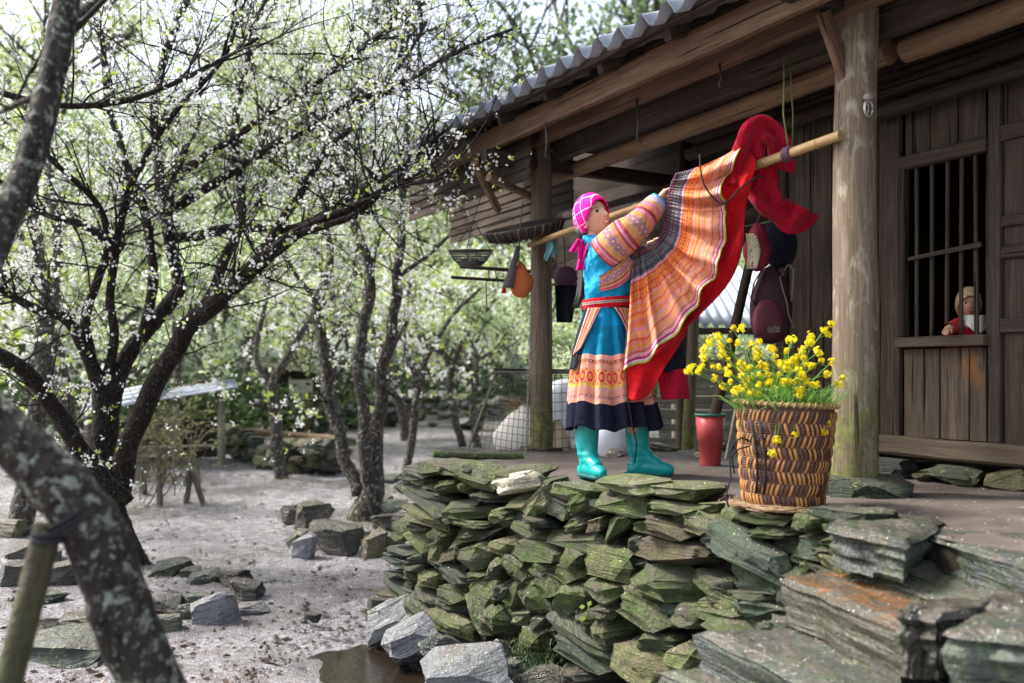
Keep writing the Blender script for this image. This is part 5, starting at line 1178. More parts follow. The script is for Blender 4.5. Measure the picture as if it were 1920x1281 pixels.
for x in (915, 928): 
    mb = MB(); mb.tube([pt(x, 505, 6.7), pt(x + 3, 522, 6.62), pt(x - 4, 530, 6.6), pt(x - 2, 575 if x < 920 else 540, 6.6)], .004, 5); mb.build('wire', M_ROPE, shf, recenter=False)
ob = thing('cloth_bag', 'orange and grey cloth shoulder bag hanging beside the far post', 'bag', pt(970, 560, 6.3))
blob(pt(977, 525, 6.3), .085, .05, .125, 2.2, 2, .35).build('pouch', M_OBAG, ob, recenter=False)
mb = MB(); mb.grid(lambda u, v: pt(972 - 20 * v + 14 * (u - .5) * (.4 + v), 462 + 78 * v, 6.235 + .02 * abs(u - .5)), 8, 12); o = mb.build('gusset', M_GCLOTH, ob); s_ = o.modifiers.new('t', 'SOLIDIFY'); s_.thickness = .006
mb = MB(); mb.tube([pt(972, 500, 6.24), pt(974, 465, 6.25), pt(976, 420, 6.28), pt(980, 380, 6.3)], .010, 6, flat=.5); mb.build('strap', M_GCLOTH, ob, recenter=False)
mb = MB(); mb.lathe([(0, -.03), (.018, -.02), (.012, .01), (0, .02)], 10, Matrix.Translation(pt(945, 543, 6.28))); mb.build('tassel', M_CRIM, ob)
ck = cloth('hung_rag', lambda u, v: pt(1022 + 20 * u + 3 * math.sin(v * 4), 452 + 38 * v * (.8 + .2 * math.sin(u * 7)), 6.20 + .02 * math.sin(u * 8)), M_TEALC, None, 14, 12); tag(ck, 'pale teal rag draped over the bamboo pole by the far post', 'cloth')
hat = thing('hung_hat', 'mauve cloth hat on a cord above black trousers beyond the far post', 'hat', pt(1060, 540, 6.9)); blob(pt(1060, 518, 6.9), .092, .08, .075, 2.6, 5, .8).build('crown', M_PURP, hat, recenter=False)
mb = MB(); mb.lathe([(.07, .0), (.11, -.012), (.108, -.018), (.06, -.01)], 24, Matrix.Translation(pt(1060, 530, 6.9))); mb.build('brim', M_PURP, hat, recenter=False)
mb = MB(); mb.tube([pt(1060, 505, 6.9), pt(1058, 460, 6.9), pt(1052, 400, 6.9)], .004, 5); mb.build('cord', M_ROPE, hat, recenter=False)
tro = cloth('hung_trousers', lambda u, v: pt(1040 + 44 * u * (1 - .35 * v) + 4 * v, 535 + 70 * v, 6.85 + .03 * math.sin(u * 5)), M_BLACKC, None, 14, 14); tag(tro, 'black trousers dangling below the mauve hat', 'trousers')
gp = log('green_bamboo', Vector((pt(1086, 700, 6.9).x, 6.9, FL - .02)), pt(1100, 420, 6.9), .016, .013, M_ROPEG if False else m_simple('green_bamboo_skin', (.14, .17, .06), .4, .3, 12, .4), None); tag(gp, 'upright green bamboo cane behind the woman in the porch', 'bamboo cane')
# chain down the far post
mb = MB(); c0_, c1_ = pt(1000, 470, 6.34), pt(985, 868, 6.20); nl = 62
for k in range(nl):
    p = c0_.lerp(c1_, (k + .5) / nl) + Vector((.012 * math.sin(k * .1) * 0, -.02, 0)); L = (c1_ - c0_).length / nl * .72; x = Vector((1, 0, 0)) if k % 2 else Vector((.25, .97, 0))
    mb.tube([p + x * .0075 * math.cos(a / 10 * 6.28319) + Vector((0, 0, L * math.sin(a / 10 * 6.28319))) for a in range(11)], .0026, 4, cap=False)
o = mb.build('hanging_chain', M_GALV, None); tag(o, 'thin steel chain hanging down along the far porch post', 'chain')
# wire cage with straw and white sacks behind it
cg = thing('wire_cage', 'rusty chicken wire coop with a plank lid beside the far post', 'coop', pt(940, 855, 6.5))
c00, c10, c01, c11 = pt(878, 842, 6.7), pt(1000, 862, 6.3), pt(930, 700, 6.7), pt(1000, 705, 6.4)
def cagef(u, v): 
    p = (c00.lerp(c10, u)).lerp(c01.lerp(c11, u), v); return p + Vector((-.03 * math.sin(v * 3.14) * (1 - u), .03 * math.sin(u * 5 + v * 4), 0))
mb = MB()
for k in range(13): mb.tube([cagef(k / 12, v / 14) for v in range(15)], .0022, 4)
for k in range(12): mb.tube([cagef(u / 14, k / 11) for u in range(15)], .0022, 4)
for k in range(10): mb.tube([cagef(1, k / 9) , cagef(1, k / 9) + Vector((.42, .35, .01))], .0022, 4)
for k in range(9): mb.tube([cagef(1, 0) + Vector((.42, .35, 0)) * (k / 8), cagef(1, 1) + Vector((.42, .35, 0)) * (k / 8)], .0022, 4)
mb.build('wire_netting', M_IRON, cg, recenter=False)
log('cage_frame', c00 + Vector((0, 0, -.01)), c10 + Vector((.3, .25, -.01)), .014, .014, M_GREYWOOD, cg); log('cage_frame', c00, c01, .010, .010, M_GREYWOOD, cg)
beam('lid_plank', c01 + Vector((-.02, 0, .02)), c11 + Vector((.42, .33, .03)), .28, .035, M_GREYWOOD, cg)
sk1 = blob(pt(985, 812, 6.75), .24, .18, .22, 2.2, 6, .35).build('white_sack', M_SACK, None); tag(sk1, 'bulging white sack slumped inside the wire coop', 'sack')
sk2 = blob(pt(1045, 838, 6.6), .10, .10, .20, 2.2, 8, .6).build('tan_sack', M_TANSACK, None); tag(sk2, 'tan feed sack standing right behind the far post', 'sack')
sk3 = blob(pt(1085, 770, 7.6), .30, .12, .26, 3.5, 5).build('white_sheet', M_PLASTIC, None); tag(sk3, 'pale stuffed fodder sack behind the woman and the coop', 'sack')
sk4 = blob(pt(1145, 830, 6.2), .14, .12, .155, 2.2, 12, .8).build('plastic_bag', M_PLASTIC, None); tag(sk4, 'crumpled milky plastic bag lying between the teal boots', 'plastic bag')
tf_ = thing('straw_tuft', 'wisp of dry straw sticking out of the wire coop', 'straw', pt(970, 770, 6.7)); mb = MB()
for k in range(60):
    p = pt(985 + U(-12, 12), 790, 6.7); e = p + Vector((U(-.16, .04), U(-.05, .05), U(.08, .2))); mb.tube([p, p.lerp(e, .6) + Vector((0, 0, .04)), e], .002, 4)
mb.build('straw', M_STRAW, tf_, recenter=False, kind='stuff')
lg = log('mossy_log', pt(812, 852, 5.75), pt(980, 858, 5.95), .022, .03, M_STONE, None); lg.color = (.09, .10, .06, 1.0); tag(lg, 'thin moss-covered log lying along the terrace edge by the coop', 'log')
lg = log('thin_stick', pt(870, 872, 5.6), pt(1010, 868, 5.9), .014, .01, M_GREYWOOD, None); tag(lg, 'grey stick lying on the terrace in front of the wire coop', 'stick')
# rubble behind the terrace
random.seed(31)
for k in range(26):
    px = U(1120, 1400); d = U(6.0, 7.4); x = (px - 960) / F * d; z = FL - .05 + U(-.04, .06)
    tag(put_stone('rubble_stone', frame(Vector((x, d, z)), Vector((1, U(-.4, .4), U(-.2, .2)))), (U(.1, .26), U(.1, .2), U(.05, .12)), random.choice('csdwg'), None), 'rough stone in the rubble heap at the back of the porch', 'stone', 'rubble stones behind the porch')
# ------------------------------------------------------------------ trees
random.seed(5)
def twig_rec(mb, p, d, L, r, depth, ends, sides=4, up=.25, wig=.35, dens=1.0):
    n = max(3, int(L / .09)) if depth else 3; n = min(n, 9); pts = [p]; dirs = [d]; q = p.copy()
    for i in range(n):
        d = (d + Vector((random.gauss(0, wig), random.gauss(0, wig), random.gauss(0, wig) + up * .25)) * .45).normalized(); q = q + d * (L / n); pts.append(q.copy()); dirs.append(d.copy())
    mb.tube(pts, [r * (1 - .75 * i / n) for i in range(n + 1)], sides if r > .004 else 3, cap=False)
    if depth <= 0:
        for i in range(1, n + 1): ends.append((pts[i], dirs[i]))
        return
    k = max(1, int((L / .16) * dens + R()))
    for _ in range(k):
        i = random.randint(1, n); b = pts[i]; nd = (dirs[i] * U(.3, 1.0) + Vector((random.gauss(0, .7), random.gauss(0, .7), random.gauss(.15, .6)))).normalized()
        twig_rec(mb, b, nd, L * U(.35, .62), r * U(.38, .6) * (1 - .5 * i / n) + .0006, depth - 1, ends, 3, up, wig, dens)
def petals(mb, c, s, n=5):
    d = Vector((random.gauss(0, 1), random.gauss(0, 1), random.gauss(0, 1))).normalized(); x = d.orthogonal().normalized(); y = d.cross(x); vs = [c]; fs = []
    for k in range(n):
        a = k / n * 6.28319; e = x * math.cos(a) + y * math.sin(a); vs += [c + (x * math.cos(a - .5) + y * math.sin(a - .5)) * s * .7 + d * s * .1, c + e * s + d * s * .25, c + (x * math.cos(a + .5) + y * math.sin(a + .5)) * s * .7 + d * s * .1]; fs.append((0, 1 + 3 * k, 2 + 3 * k, 3 + 3 * k))
    mb.add(vs, fs)
def leaf(mb, p, d, L, w):
    s = d.orthogonal().normalized(); s = (s * math.cos(U(0, 6)) + d.cross(s) * math.sin(U(0, 6))).normalized() * L * w
    mb.add([p, p + d * L * .5 + s, p + d * L, p + d * L * .5 - s], [(0, 1, 2, 3)])
def limb_pts(L, n=None):
    """(px, py, depth, r_px) list -> smooth world points and radii"""
    S = spline(L, n or max(6, len(L) * 5)); return [pt(a, b, d) for a, b, d, r in S], [r * d / F for a, b, d, r in S]
def plum_tree(name, label, limbs, spawn, bark, tw_mat, nb, nl, sides=12, base=None, group=None, bl=.011, ll=.032, dens=1.0, lev=2):
    b0 = base or pt(*limbs[0][0][:3]); t = thing(name, label, 'tree', b0, group); tr = MB(); tw = MB(); ends = []
    for li, L in enumerate(limbs):
        P, Rr = limb_pts(L); sd = R() * 50
        Rr = [r * (1 + .12 * noise.noise(Vector((i * .7, sd, 0)))) for i, r in enumerate(Rr)]; P = [p + Vector((noise.noise(p * 3), 0, noise.noise(p * 3 + Vector((5, 5, 5))))) * Rr[i] * .7 for i, p in enumerate(P)]
        tr.tube(P, Rr, sides if Rr[0] > .02 else 7, vl=1)
        cnt = spawn[li] if li < len(spawn) else 8
        for _ in range(cnt):
            f = U(.25, 1.0) if cnt < 100 else R(); i = min(len(P) - 2, int(f * (len(P) - 1))); d = (P[i + 1] - P[i]).normalized()
            nd = (d * U(.1, .9) + Vector((random.gauss(0, .7), random.gauss(0, .6), random.gauss(.3, .6)))).normalized()
            twig_rec(tw, P[i].copy(), nd, U(.35, 1.1), min(Rr[i] * .6, U(.004, .011)), lev, ends, 5, dens=dens)
    tr.build('trunk', bark, t, recenter=False)
    tw.build('twigs', tw_mat, t, recenter=False, kind='stuff')
    if ends:
        bm_ = MB(); lm = MB()
        for _ in range(nb // 4):
            p, d = random.choice(ends); 
            for k in range(random.randint(2, 6)): petals(bm_, p + Vector((random.gauss(0, .018), random.gauss(0, .018), random.gauss(0, .018))), bl * U(.8, 1.25))
        for _ in range(nl // 4):
            p, d = random.choice(ends)
            for k in range(random.randint(3, 5)): leaf(lm, p, (d + Vector((random.gauss(0, .6), random.gauss(0, .6), random.gauss(.4, .5)))).normalized(), ll * U(.7, 1.4), .17)
        bm_.build('blossom', M_BLOSSOM, t, recenter=False, smooth=False, kind='stuff'); lm.build('young_leaves', M_YLEAF, t, recenter=False, smooth=False, kind='stuff')
    return t
D1 = 7.0
def dd(L, d0, d1): return [(a, b, d0 + (d1 - d0) * i / (len(L) - 1), r) for i, (a, b, r) in enumerate(L)]
T1 = [dd([(240, 1085, 44), (222, 1010, 33), (212, 940, 30), (205, 860, 27), (200, 790, 24), (196, 740, 20)], D1, D1),
 dd([(222, 940, 22), (250, 815, 19), (310, 680, 18), (370, 600, 17), (465, 512, 15), (555, 440, 12), (640, 400, 9), (700, 368, 7), (775, 335, 5)], D1 - .05, 6.2),
 dd([(200, 790, 20), (228, 700, 17), (268, 630, 15), (318, 565, 14), (334, 520, 12), (322, 450, 11), (312, 400, 10), (330, 330, 8), (352, 270, 6)], D1, 7.4),
 dd([(232, 950, 20), (150, 835, 17), (85, 735, 15), (45, 690, 14), (-30, 645, 12)], D1 - .1, 6.2),
 dd([(198, 750, 16), (165, 660, 13), (125, 600, 11), (70, 578, 9), (20, 555, 7), (-20, 530, 6)], D1, 6.6),
 dd([(170, 670, 11), (160, 590, 9), (185, 520, 8), (205, 460, 8), (180, 380, 6), (100, 300, 5), (55, 240, 4)], D1, 6.4),
 dd([(312, 400, 10), (400, 345, 9), (480, 290, 8), (560, 250, 7), (650, 195, 6), (740, 165, 5), (860, 95, 4), (960, 55, 3)], 7.4, 6.6),
 dd([(322, 450, 10), (400, 435, 9), (470, 425, 8), (540, 430, 7), (610, 400, 6), (700, 345, 5), (770, 300, 4), (840, 240, 3)], 7.4, 6.4),
 dd([(335, 330, 8), (420, 270, 7), (500, 215, 6), (600, 150, 5), (700, 75, 4), (800, 5, 3)], 7.4, 6.9),
 dd([(-20, 172, 7), (100, 195, 6), (200, 196, 6), (300, 168, 5), (400, 120, 4), (485, 70, 3)], 5.6, 6.4),
 dd([(310, 400, 10), (298, 300, 9), (290, 200, 8), (318, 80, 7), (360, -20, 6)], 7.5, 7.9),
 dd([(268, 620, 11), (288, 500, 9), (270, 400, 8), (235, 300, 7), (200, 180, 6), (190, 60, 5), (150, -20, 4)], D1, 7.5),
 dd([(470, 510, 9), (540, 400, 8), (600, 300, 6), (680, 220, 5), (760, 110, 4), (800, 40, 3)], 6.8, 7.6),
 dd([(205, 460, 7), (150, 420, 6), (80, 400, 5), (0, 340, 4), (-40, 320, 4)], 6.6, 6.0),
 dd([(370, 600, 10), (430, 470, 9), (455, 380, 8), (440, 260, 7), (460, 120, 6), (500, -10, 4)], 6.9, 7.8),
 dd([(560, 440, 8), (660, 405, 6), (730, 350, 5), (770, 345, 4), (830, 335, 3)], 6.4, 6.1),
 dd([(200, 730, 10), (212, 640, 9), (205, 560, 8), (225, 440, 7), (250, 330, 6), (330, 210, 5), (420, 110, 4), (450, 20, 3)], 7.0, 6.6)]
plum_tree('plum_tree', 'big many-stemmed plum tree with lichened dark trunk spreading over the yard', T1, [0, 36, 20, 14, 20, 22, 40, 40, 40, 24, 26, 30, 36, 16, 36, 24, 34], M_BARK, M_TWIG, 24000, 8000, 14)
# leaning near tree with its prop
TN = [[(430, 1850, 2.25, 62), (360, 1500, 2.2, 60), (295, 1290, 2.18, 57), (240, 1150, 2.15, 57), (190, 1050, 2.15, 56), (130, 950, 2.12, 55), (50, 850, 2.1, 52), (-40, 770, 2.1, 46), (-110, 690, 2.15, 40), (-100, 600, 2.25, 34), (-20, 480, 2.35, 29), (40, 340, 2.45, 27), (85, 200, 2.5, 25), (118, 80, 2.55, 24), (150, -40, 2.6, 21), (200, -160, 2.7, 14)],
 [(120, 45, 2.55, 12), (160, 20, 2.7, 9), (215, -20, 2.9, 7), (300, -90, 3.1, 4)], [(95, 170, 2.5, 8), (40, 190, 2.6, 6), (-40, 230, 2.8, 4)]]
nt = plum_tree('leaning_tree', 'thick lichen-patched trunk leaning over and tied to a mossy prop', TN, [4, 6, 5], M_BARKN, M_TWIG, 300, 90, 22, base=pt(430, 1850, 2.25), bl=.010, lev=1)
ps = log('prop_stake', pt(-60, 1560, 2.0), pt(95, 985, 2.08), .028, .032, M_STONE, None); ps.color = (.085, .065, .04, .22); tag(ps, 'mossy brown stake propping up the leaning lichen trunk', 'stake')
tie = thing('tube_tie', 'black rubber tube tied round the leaning trunk and its stake', 'tie', pt(110, 990, 2.1)); mb = MB()
ax = (pt(190, 1050, 2.15) - pt(60, 860, 2.1)).normalized(); cx_ = pt(138, 962, 2.12); e1 = ax.cross(Vector((0, 1, 0))).normalized(); e2 = ax.cross(e1)
for k in range(3): mb.tube([cx_ + ax * (k * .012) + (e1 * math.cos(a / 24 * 6.28319) + e2 * math.sin(a / 24 * 6.28319)) * .0745 for a in range(25)], .006, 8, cap=False)
for k in range(2): mb.tube([pt(95, 1000 + k * 12, 2.07) + Vector((.036 * math.cos(a / 20 * 6.28319), .036 * math.sin(a / 20 * 6.28319), 0)) for a in range(21)], .006, 8, cap=False)
mb.build('tube', M_ROPE, tie, recenter=False)
# second clump in its ring of stones
g2 = ground_at(672, 975); D2 = g2.y
T2 = [dd([(682, 985, 28.8), (690, 930, 23.2), (690, 880, 21.6)], D2, D2), dd([(668, 930, 13.6), (650, 860, 12.0), (618, 745, 11.2), (602, 640, 9.6), (598, 570, 11.2), (618, 490, 7.2), (608, 400, 5.6), (620, 300, 4.0)], D2, D2 + .4), dd([(688, 900, 13.6), (680, 790, 11.2), (672, 670, 10.4), (692, 560, 10.4), (690, 500, 9.6), (668, 420, 8.8), (655, 330, 7.2), (640, 200, 4.8)], D2 - .1, D2), dd([(700, 900, 16.0), (706, 800, 13.6), (715, 715, 12.0), (735, 600, 10.4), (748, 490, 8.8), (757, 340, 7.2), (765, 180, 4.8), (760, 40, 3.2)], D2, D2 + .5), dd([(716, 720, 6.4), (750, 750, 5.6), (775, 780, 4.8)], D2 + .1, D2), dd([(745, 520, 4.8), (800, 480, 4.0), (860, 430, 3.2), (920, 410, 1.6)], D2 + .3, D2), dd([(598, 570, 4.8), (560, 520, 4.0), (530, 470, 2.4)], D2 + .3, D2)]
plum_tree('plum_clump', 'clump of three slim dark trunks rising from a ring of stones', T2, [0, 16, 18, 22, 2, 6, 5], M_BARKF, M_TWIG, 5200, 1500, 12, base=g2, bl=.013, ll=.04)
def small_tree(px, py, stems, label, spawn=14, nb=1600, nl=900):
    g = ground_at(px, py); L = [dd(s, g.y, g.y + U(-.3, .4)) for s in stems]
    plum_tree('young_tree', label, L, [spawn] * len(L), M_BARKF, M_TWIGF, nb, nl, 9, base=g, bl=.022, ll=.07)
small_tree(758, 925, [[(757, 928, 9), (770, 820, 8), (785, 740, 8), (800, 670, 6), (850, 590, 4), (900, 540, 3)], [(788, 740, 5), (760, 640, 4), (770, 520, 3)]], 'slim young tree standing between the stone-ringed clump and the terrace')
small_tree(523, 898, [[(526, 905, 13), (515, 800, 12), (506, 730, 9), (545, 660, 7), (590, 590, 5), (640, 540, 3)], [(506, 735, 7), (480, 660, 5), (500, 560, 4), (520, 440, 3)]], 'pale forked young tree rising from the end of the low rubble wall')
small_tree(868, 838, [[(868, 840, 8), (850, 770, 7), (846, 700, 6), (880, 620, 4), (930, 560, 3)], [(847, 700, 5), (825, 630, 4), (830, 540, 3)]], 'slim pale tree growing just left of the wire coop')
small_tree(45, 1000, [[(45, 1008, 26), (50, 900, 20), (70, 780, 17), (85, 650, 16), (80, 520, 13), (60, 380, 10), (90, 200, 8)]], 'straight dark tree behind the leaning trunk', 18)
small_tree(150, 955, [[(150, 960, 18), (140, 860, 16), (118, 700, 14), (95, 620, 12), (110, 480, 9), (90, 300, 7)]], 'grey tree standing behind the many-stemmed plum', 18)
# background trees: four kinds, copied
def far_kind(seed, mat, leafn, hgt, spread):
    random.seed(seed); tr = MB(); lf = MB(); ends = []; tw = MB()
    def rec(p, d, L, r, dep):
        n = 5; pts = [p]; q = p
        for i in range(n):
            d = (d + Vector((random.gauss(0, .16), random.gauss(0, .16), random.gauss(.04, .1)))).normalized(); q = q + d * L / n; pts.append(q)
        (tr if r > .02 else tw).tube(pts, [r * (1 - .45 * i / n) for i in range(n + 1)], 6 if r > .02 else 4, cap=False)
        if dep <= 1: ends.extend(pts[2:])
        if dep == 0: return
        for _ in range(4 if dep > 1 else 5):
            i = random.randint(2, n); nd = (d * .6 + Vector((random.gauss(0, spread), random.gauss(0, spread), random.gauss(.3, .35)))).normalized(); rec(pts[i], nd, L * U(.5, .75), r * .55, dep - 1)
    rec(Vector((0, 0, -.2)), Vector((random.gauss(0, .08), 0, 1)), hgt * .42, hgt * .017, 4)
    for _ in range(leafn):
        e = random.choice(ends); p = e + Vector((random.gauss(0, .3), random.gauss(0, .3), random.gauss(0, .26))) * hgt * .07; d = Vector((random.gauss(0, 1), random.gauss(0, 1), random.gauss(0, .8))).normalized(); leaf(lf, p, d, U(.05, .13), .36)
    return tr.mesh('trunk'), tw.mesh('twigs'), lf.mesh('crown', False)
KINDS = [far_kind(1, M_FAR, 5200, 6.5, .55), far_kind(2, M_FAR, 5200, 7.5, .6), far_kind(3, M_FARD, 4200, 8.0, .45), far_kind(4, M_FAR, 4600, 5.5, .7)]
random.seed(77)
KL = ['pale blossoming tree in the orchard beyond the yard', 'tall pale green tree in the orchard beyond the yard', 'grey-green slender tree on the far slope', 'low spreading pale tree in the orchard beyond the yard']
def far_tree(k, x, y, s):
    trm, twm, crm = KINDS[k]; z = gz(x, y); t = thing('orchard_tree', KL[k], 'tree', (x, y, z), 'trees beyond the yard, kind %s' % 'abcd'[k]); rz = U(0, 6.28); t.rotation_euler = (0, 0, rz); t.scale = (s, s, s)
    for nm, me, m in (('trunk', trm, M_BARKF), ('twigs', twm, M_TWIGF), ('crown', crm, M_FARD if k == 2 else M_FAR)):
        o = bpy.data.objects.new(nm, me); col.objects.link(o); o.parent = t
        if not me.materials: me.materials.append(m)
        if nm == 'twigs': o['kind'] = 'stuff'
for (px, d, k, s) in ((330, 15, 3, .8), (620, 16, 0, .8), (470, 19, 1, .85), (760, 17, 1, .75), (900, 16, 0, .7), (1010, 19, 3, .8), (60, 14, 1, .8), (180, 18, 0, .95), (-120, 15, 0, .9), (700, 22, 1, 1.0), (850, 23, 0, 1.0), (560, 24, 0, 1.05), (380, 24, 2, 1.1), (240, 25, 1, 1.1), (960, 25, 1, 1.0), (90, 24, 0, 1.1), (1120, 23, 1, .9), (1250, 20, 0, .7), (1350, 17, 3, .6), (-60, 21, 1, 1.1), (1060, 15, 3, .55), (1180, 34, 2, 2.6), (1050, 36, 2, 2.6), (1280, 38, 2, 2.8), (1400, 28, 1, 1.0), (650, 30, 0, 1.7), (450, 31, 0, 1.7), (800, 31, 1, 1.8), (250, 32, 1, 1.8), (30, 31, 1, 1.8), (930, 34, 0, 1.9), (1130, 40, 2, 3.0), (540, 36, 1, 2.0), (120, 37, 0, 2.1), (720, 38, 0, 2.2), (340, 39, 1, 2.2)):
    far_tree(k, (px - 960) / F * d, d, s * U(.92, 1.1))
# far wood on the hillside and dark undergrowth at its foot
def mass(name, label, cat, mat, n, fn, l0, l1, w):
    mb = MB()
    for _ in range(n):
        p = fn(); d = Vector((random.gauss(0, 1), random.gauss(0, 1), random.gauss(0, .8))).normalized(); leaf(mb, p, d, U(l0, l1), w)
    o = mb.build(name, mat, None, smooth=False); tag(o, label, cat, None, 'stuff'); return o
CL = [(U(-36, 24), U(33, 62)) for _ in range(110)]
def hillp():
    cx, cy = random.choice(CL); r = 2.6; x = cx + random.gauss(0, r * .6); y = cy + random.gauss(0, r * .5); return Vector((x, y, gz(x, y) + abs(random.gauss(0, 1)) * 3.5 + U(0, 4)))
mass('hillside_wood', 'pale spring wood covering the slope behind the orchard', 'wood', M_FAR, 42000, hillp, .14, .36, .42)
CL2 = [(U(-20, 16), U(34, 55)) for _ in range(50)]
def hillp2():
    cx, cy = random.choice(CL2); x = cx + random.gauss(0, 1.4); y = cy + random.gauss(0, 1.2); return Vector((x, y, gz(x, y) + abs(random.gauss(0, 1)) * 2.6))
mass('evergreen_thicket', 'darker evergreen thickets between the pale trees on the slope', 'thicket', M_FARD, 16000, hillp2, .14, .34, .4)
CL3 = [(U(-15, 12), U(21.5, 27)) for _ in range(60)] + [(U(-11, -4.5), U(16.5, 19)) for _ in range(16)]
def under():
    cx, cy = random.choice(CL3); x = cx + random.gauss(0, .7); y = cy + random.gauss(0, .5); return Vector((x, y, gz(x, y) + abs(random.gauss(0, .5)) + U(0, .35)))
mass('undergrowth', 'dark green undergrowth along the foot of the slope', 'undergrowth', M_DGREEN, 26000, under, .08, .2, .3)

# ------------------------------------------------------------------ yard rocks
random.seed(21)
def rock(px, py, wpx, hpx, hue, label, group=None, dpx=None, tilt=0, yaw=0, name='rock', mat=M_ROCK, slabby=False):
    """px,py = foot of the rock in the photograph"""
    g = ground_at(px, py); s = g.y / F; w = wpx * s; h = hpx * s; d = (dpx or (wpx * .75)) * s
    c = g + Vector((0, d * .35, h * .36)); M = Matrix.Translation(c) @ Matrix.Rotation(yaw, 4, 'Z') @ Matrix.Rotation(math.radians(tilt), 4, 'Y') @ Matrix.Rotation(U(-.12, .12), 4, 'X')
    o = put_stone(name, M, (w * 1.25, d * 1.1, h * 1.35), hue, None, random.choice(SLABS if slabby else STONES), mat); return tag(o, label, 'rock', group)
rg = 'rocks ringing the stone-ringed clump'; lb = 'brown angular rock in the ring round the three slim trunks'
for a in ((628, 1040, 95, 62, 'k'), (585, 1000, 62, 62, 'k'), (702, 1045, 46, 52, 'n'), (560, 1030, 45, 40, 'k'), (738, 1042, 45, 36, 'n'), (545, 985, 40, 36, 'k'), (760, 1000, 60, 36, 'k'), (725, 975, 70, 30, 'c')): rock(*a, lb, rg, yaw=U(-.4, .4))
rock(567, 1048, 46, 46, 's', 'squarish pale grey rock in front of the three slim trunks'); rock(680, 1020, 40, 26, 's', 'flat pale stone lying on top of the stone ring round the slim trunks')
lb = 'dark edging slate set round the foot of the big plum tree'; rg = 'edging slates round the big plum tree'
for a in ((310, 1078, 80, 22, 'c'), (355, 1085, 40, 20, 'k'), (385, 1095, 60, 22, 'c'), (430, 1100, 60, 28, 'k'), (455, 1125, 60, 34, 'k'), (305, 1150, 65, 30, 'k'), (350, 1158, 34, 24, 'k'), (362, 1145, 60, 28, 'c'), (310, 1185, 46, 30, 'd')): rock(*a, lb, rg, yaw=U(-.3, .3), slabby=True, tilt=U(-14, 4))
rock(400, 1172, 82, 52, 's', 'smooth grey-green boulder among the edging slates', tilt=-10); rock(470, 1155, 50, 22, 's', 'pointed pale slate lying flat beyond the edging slates', slabby=True)
lb = 'dark slate by the foot of the leaning trunk'; rg = 'dark slates near the leaning trunk'
for a in ((110, 1098, 76, 46, 'k'), (40, 1050, 60, 36, 'k'), (20, 1100, 50, 44, 'k'), (85, 1055, 50, 24, 'c'), (15, 1010, 50, 34, 'n'), (85, 1130, 60, 22, 'c')): rock(*a, lb, rg, yaw=U(-.4, .4))
for i, a in enumerate(((110, 1240, 170, 40, 'c'), (160, 1185, 100, 30, 'k'), (70, 1200, 60, 36, 'k'))): rock(*a, ['wide layered slate slab lying half sunk near the prop stake', 'long dark slate beside the leaning trunk', 'upright dark slate beside the prop stake'][i], None, yaw=U(-.3, .3), slabby=True)
rock(168, 1238, 44, 18, 'c', 'small grey stone beside the wide layered slate slab'); rock(585, 1165, 28, 16, 'k', 'tiny dark wedge of stone alone on the pale mud')
# loose stones at the wall foot
for a in ((722, 1192, 100, 52, 's', 'smooth pale boulder resting at the wall foot beside the puddle', -28), (770, 1232, 96, 60, 's', 'angular blue-grey block standing at the edge of the puddle', -20), (825, 1245, 70, 46, 'c', 'blue-grey stone under the wall behind the puddle block', 8), (872, 1305, 160, 72, 's', 'big pale cracked slab at the foot of the wall', -6), (880, 1225, 60, 36, 'd', 'mossy wedge stone leaning below the wall', -12), (917, 1228, 36, 52, 'n', 'upright brown stone jammed under the wall', 0), (938, 1250, 34, 46, 'd', 'rounded dull stone in front of the moss beard', 10), (965, 1268, 60, 28, 'c', 'flat grey stone below the moss beard', -6), (1020, 1295, 80, 34, 'k', 'dark slate at the bottom of the wall under the big layered stone', -10), (930, 1300, 70, 30, 'c', 'grey stone touching the big pale cracked slab', 0), (705, 1152, 34, 32, 'k', 'dark little block beside the smooth pale boulder', 0)):
    rock(a[0], a[1], a[2], a[3], a[4], a[5], tilt=a[6], yaw=U(-.3, .3), slabby=a[2] > 90)
lb = 'flat stone on the ground left of the terrace corner'; rg = 'flat stones left of the terrace corner'
for a in ((730, 955, 60, 16, 'c'), (770, 945, 60, 14, 's'), (705, 950, 50, 18, 'k'), (735, 995, 70, 28, 'k'), (790, 935, 30, 12, 's'), (715, 905, 60, 12, 'd')): rock(*a, lb, rg, slabby=True)
stk = log('red_stick', pt(400, 1118, ground_at(430, 1140).y), ground_at(465, 1142) + Vector((0, 0, .03)), .012, .009, M_LOG, None); tag(stk, 'reddish stick lying across the edging slates', 'stick')

# ------------------------------------------------------------------ low rubble walls, log, shed, hut, shrub
def rubble_wall(label, pts, h, n, hues):
    G = [ground_at(x, y) for x, y in pts]; t = thing('rubble_wall', label, 'stone wall', G[0]); 
    for k in range(n):
        f = R() * (len(G) - 1); i = min(int(f), len(G) - 2); p = G[i].lerp(G[i + 1], f - i); d = (G[i + 1] - G[i]).normalized(); s = U(.7, 1.3)
        put_stone('stone', frame(p + Vector((0, U(-.08, .08), U(.02, h))), d + Vector((0, 0, U(-.15, .15)))), (.34 * s, .3 * s, .15 * s), random.choice(hues), t)
rubble_wall('low dark rubble wall curving past the pale forked tree', [(415, 845), (470, 868), (540, 888), (600, 890), (650, 882)], .42, 110, 'dkcgn')
rubble_wall('low mossy rubble wall at the far side of the yard', [(590, 812), (700, 800), (780, 800), (880, 806), (980, 808)], .75, 130, 'gdkcs')
ga, gb = ground_at(460, 858), ground_at(655, 876)
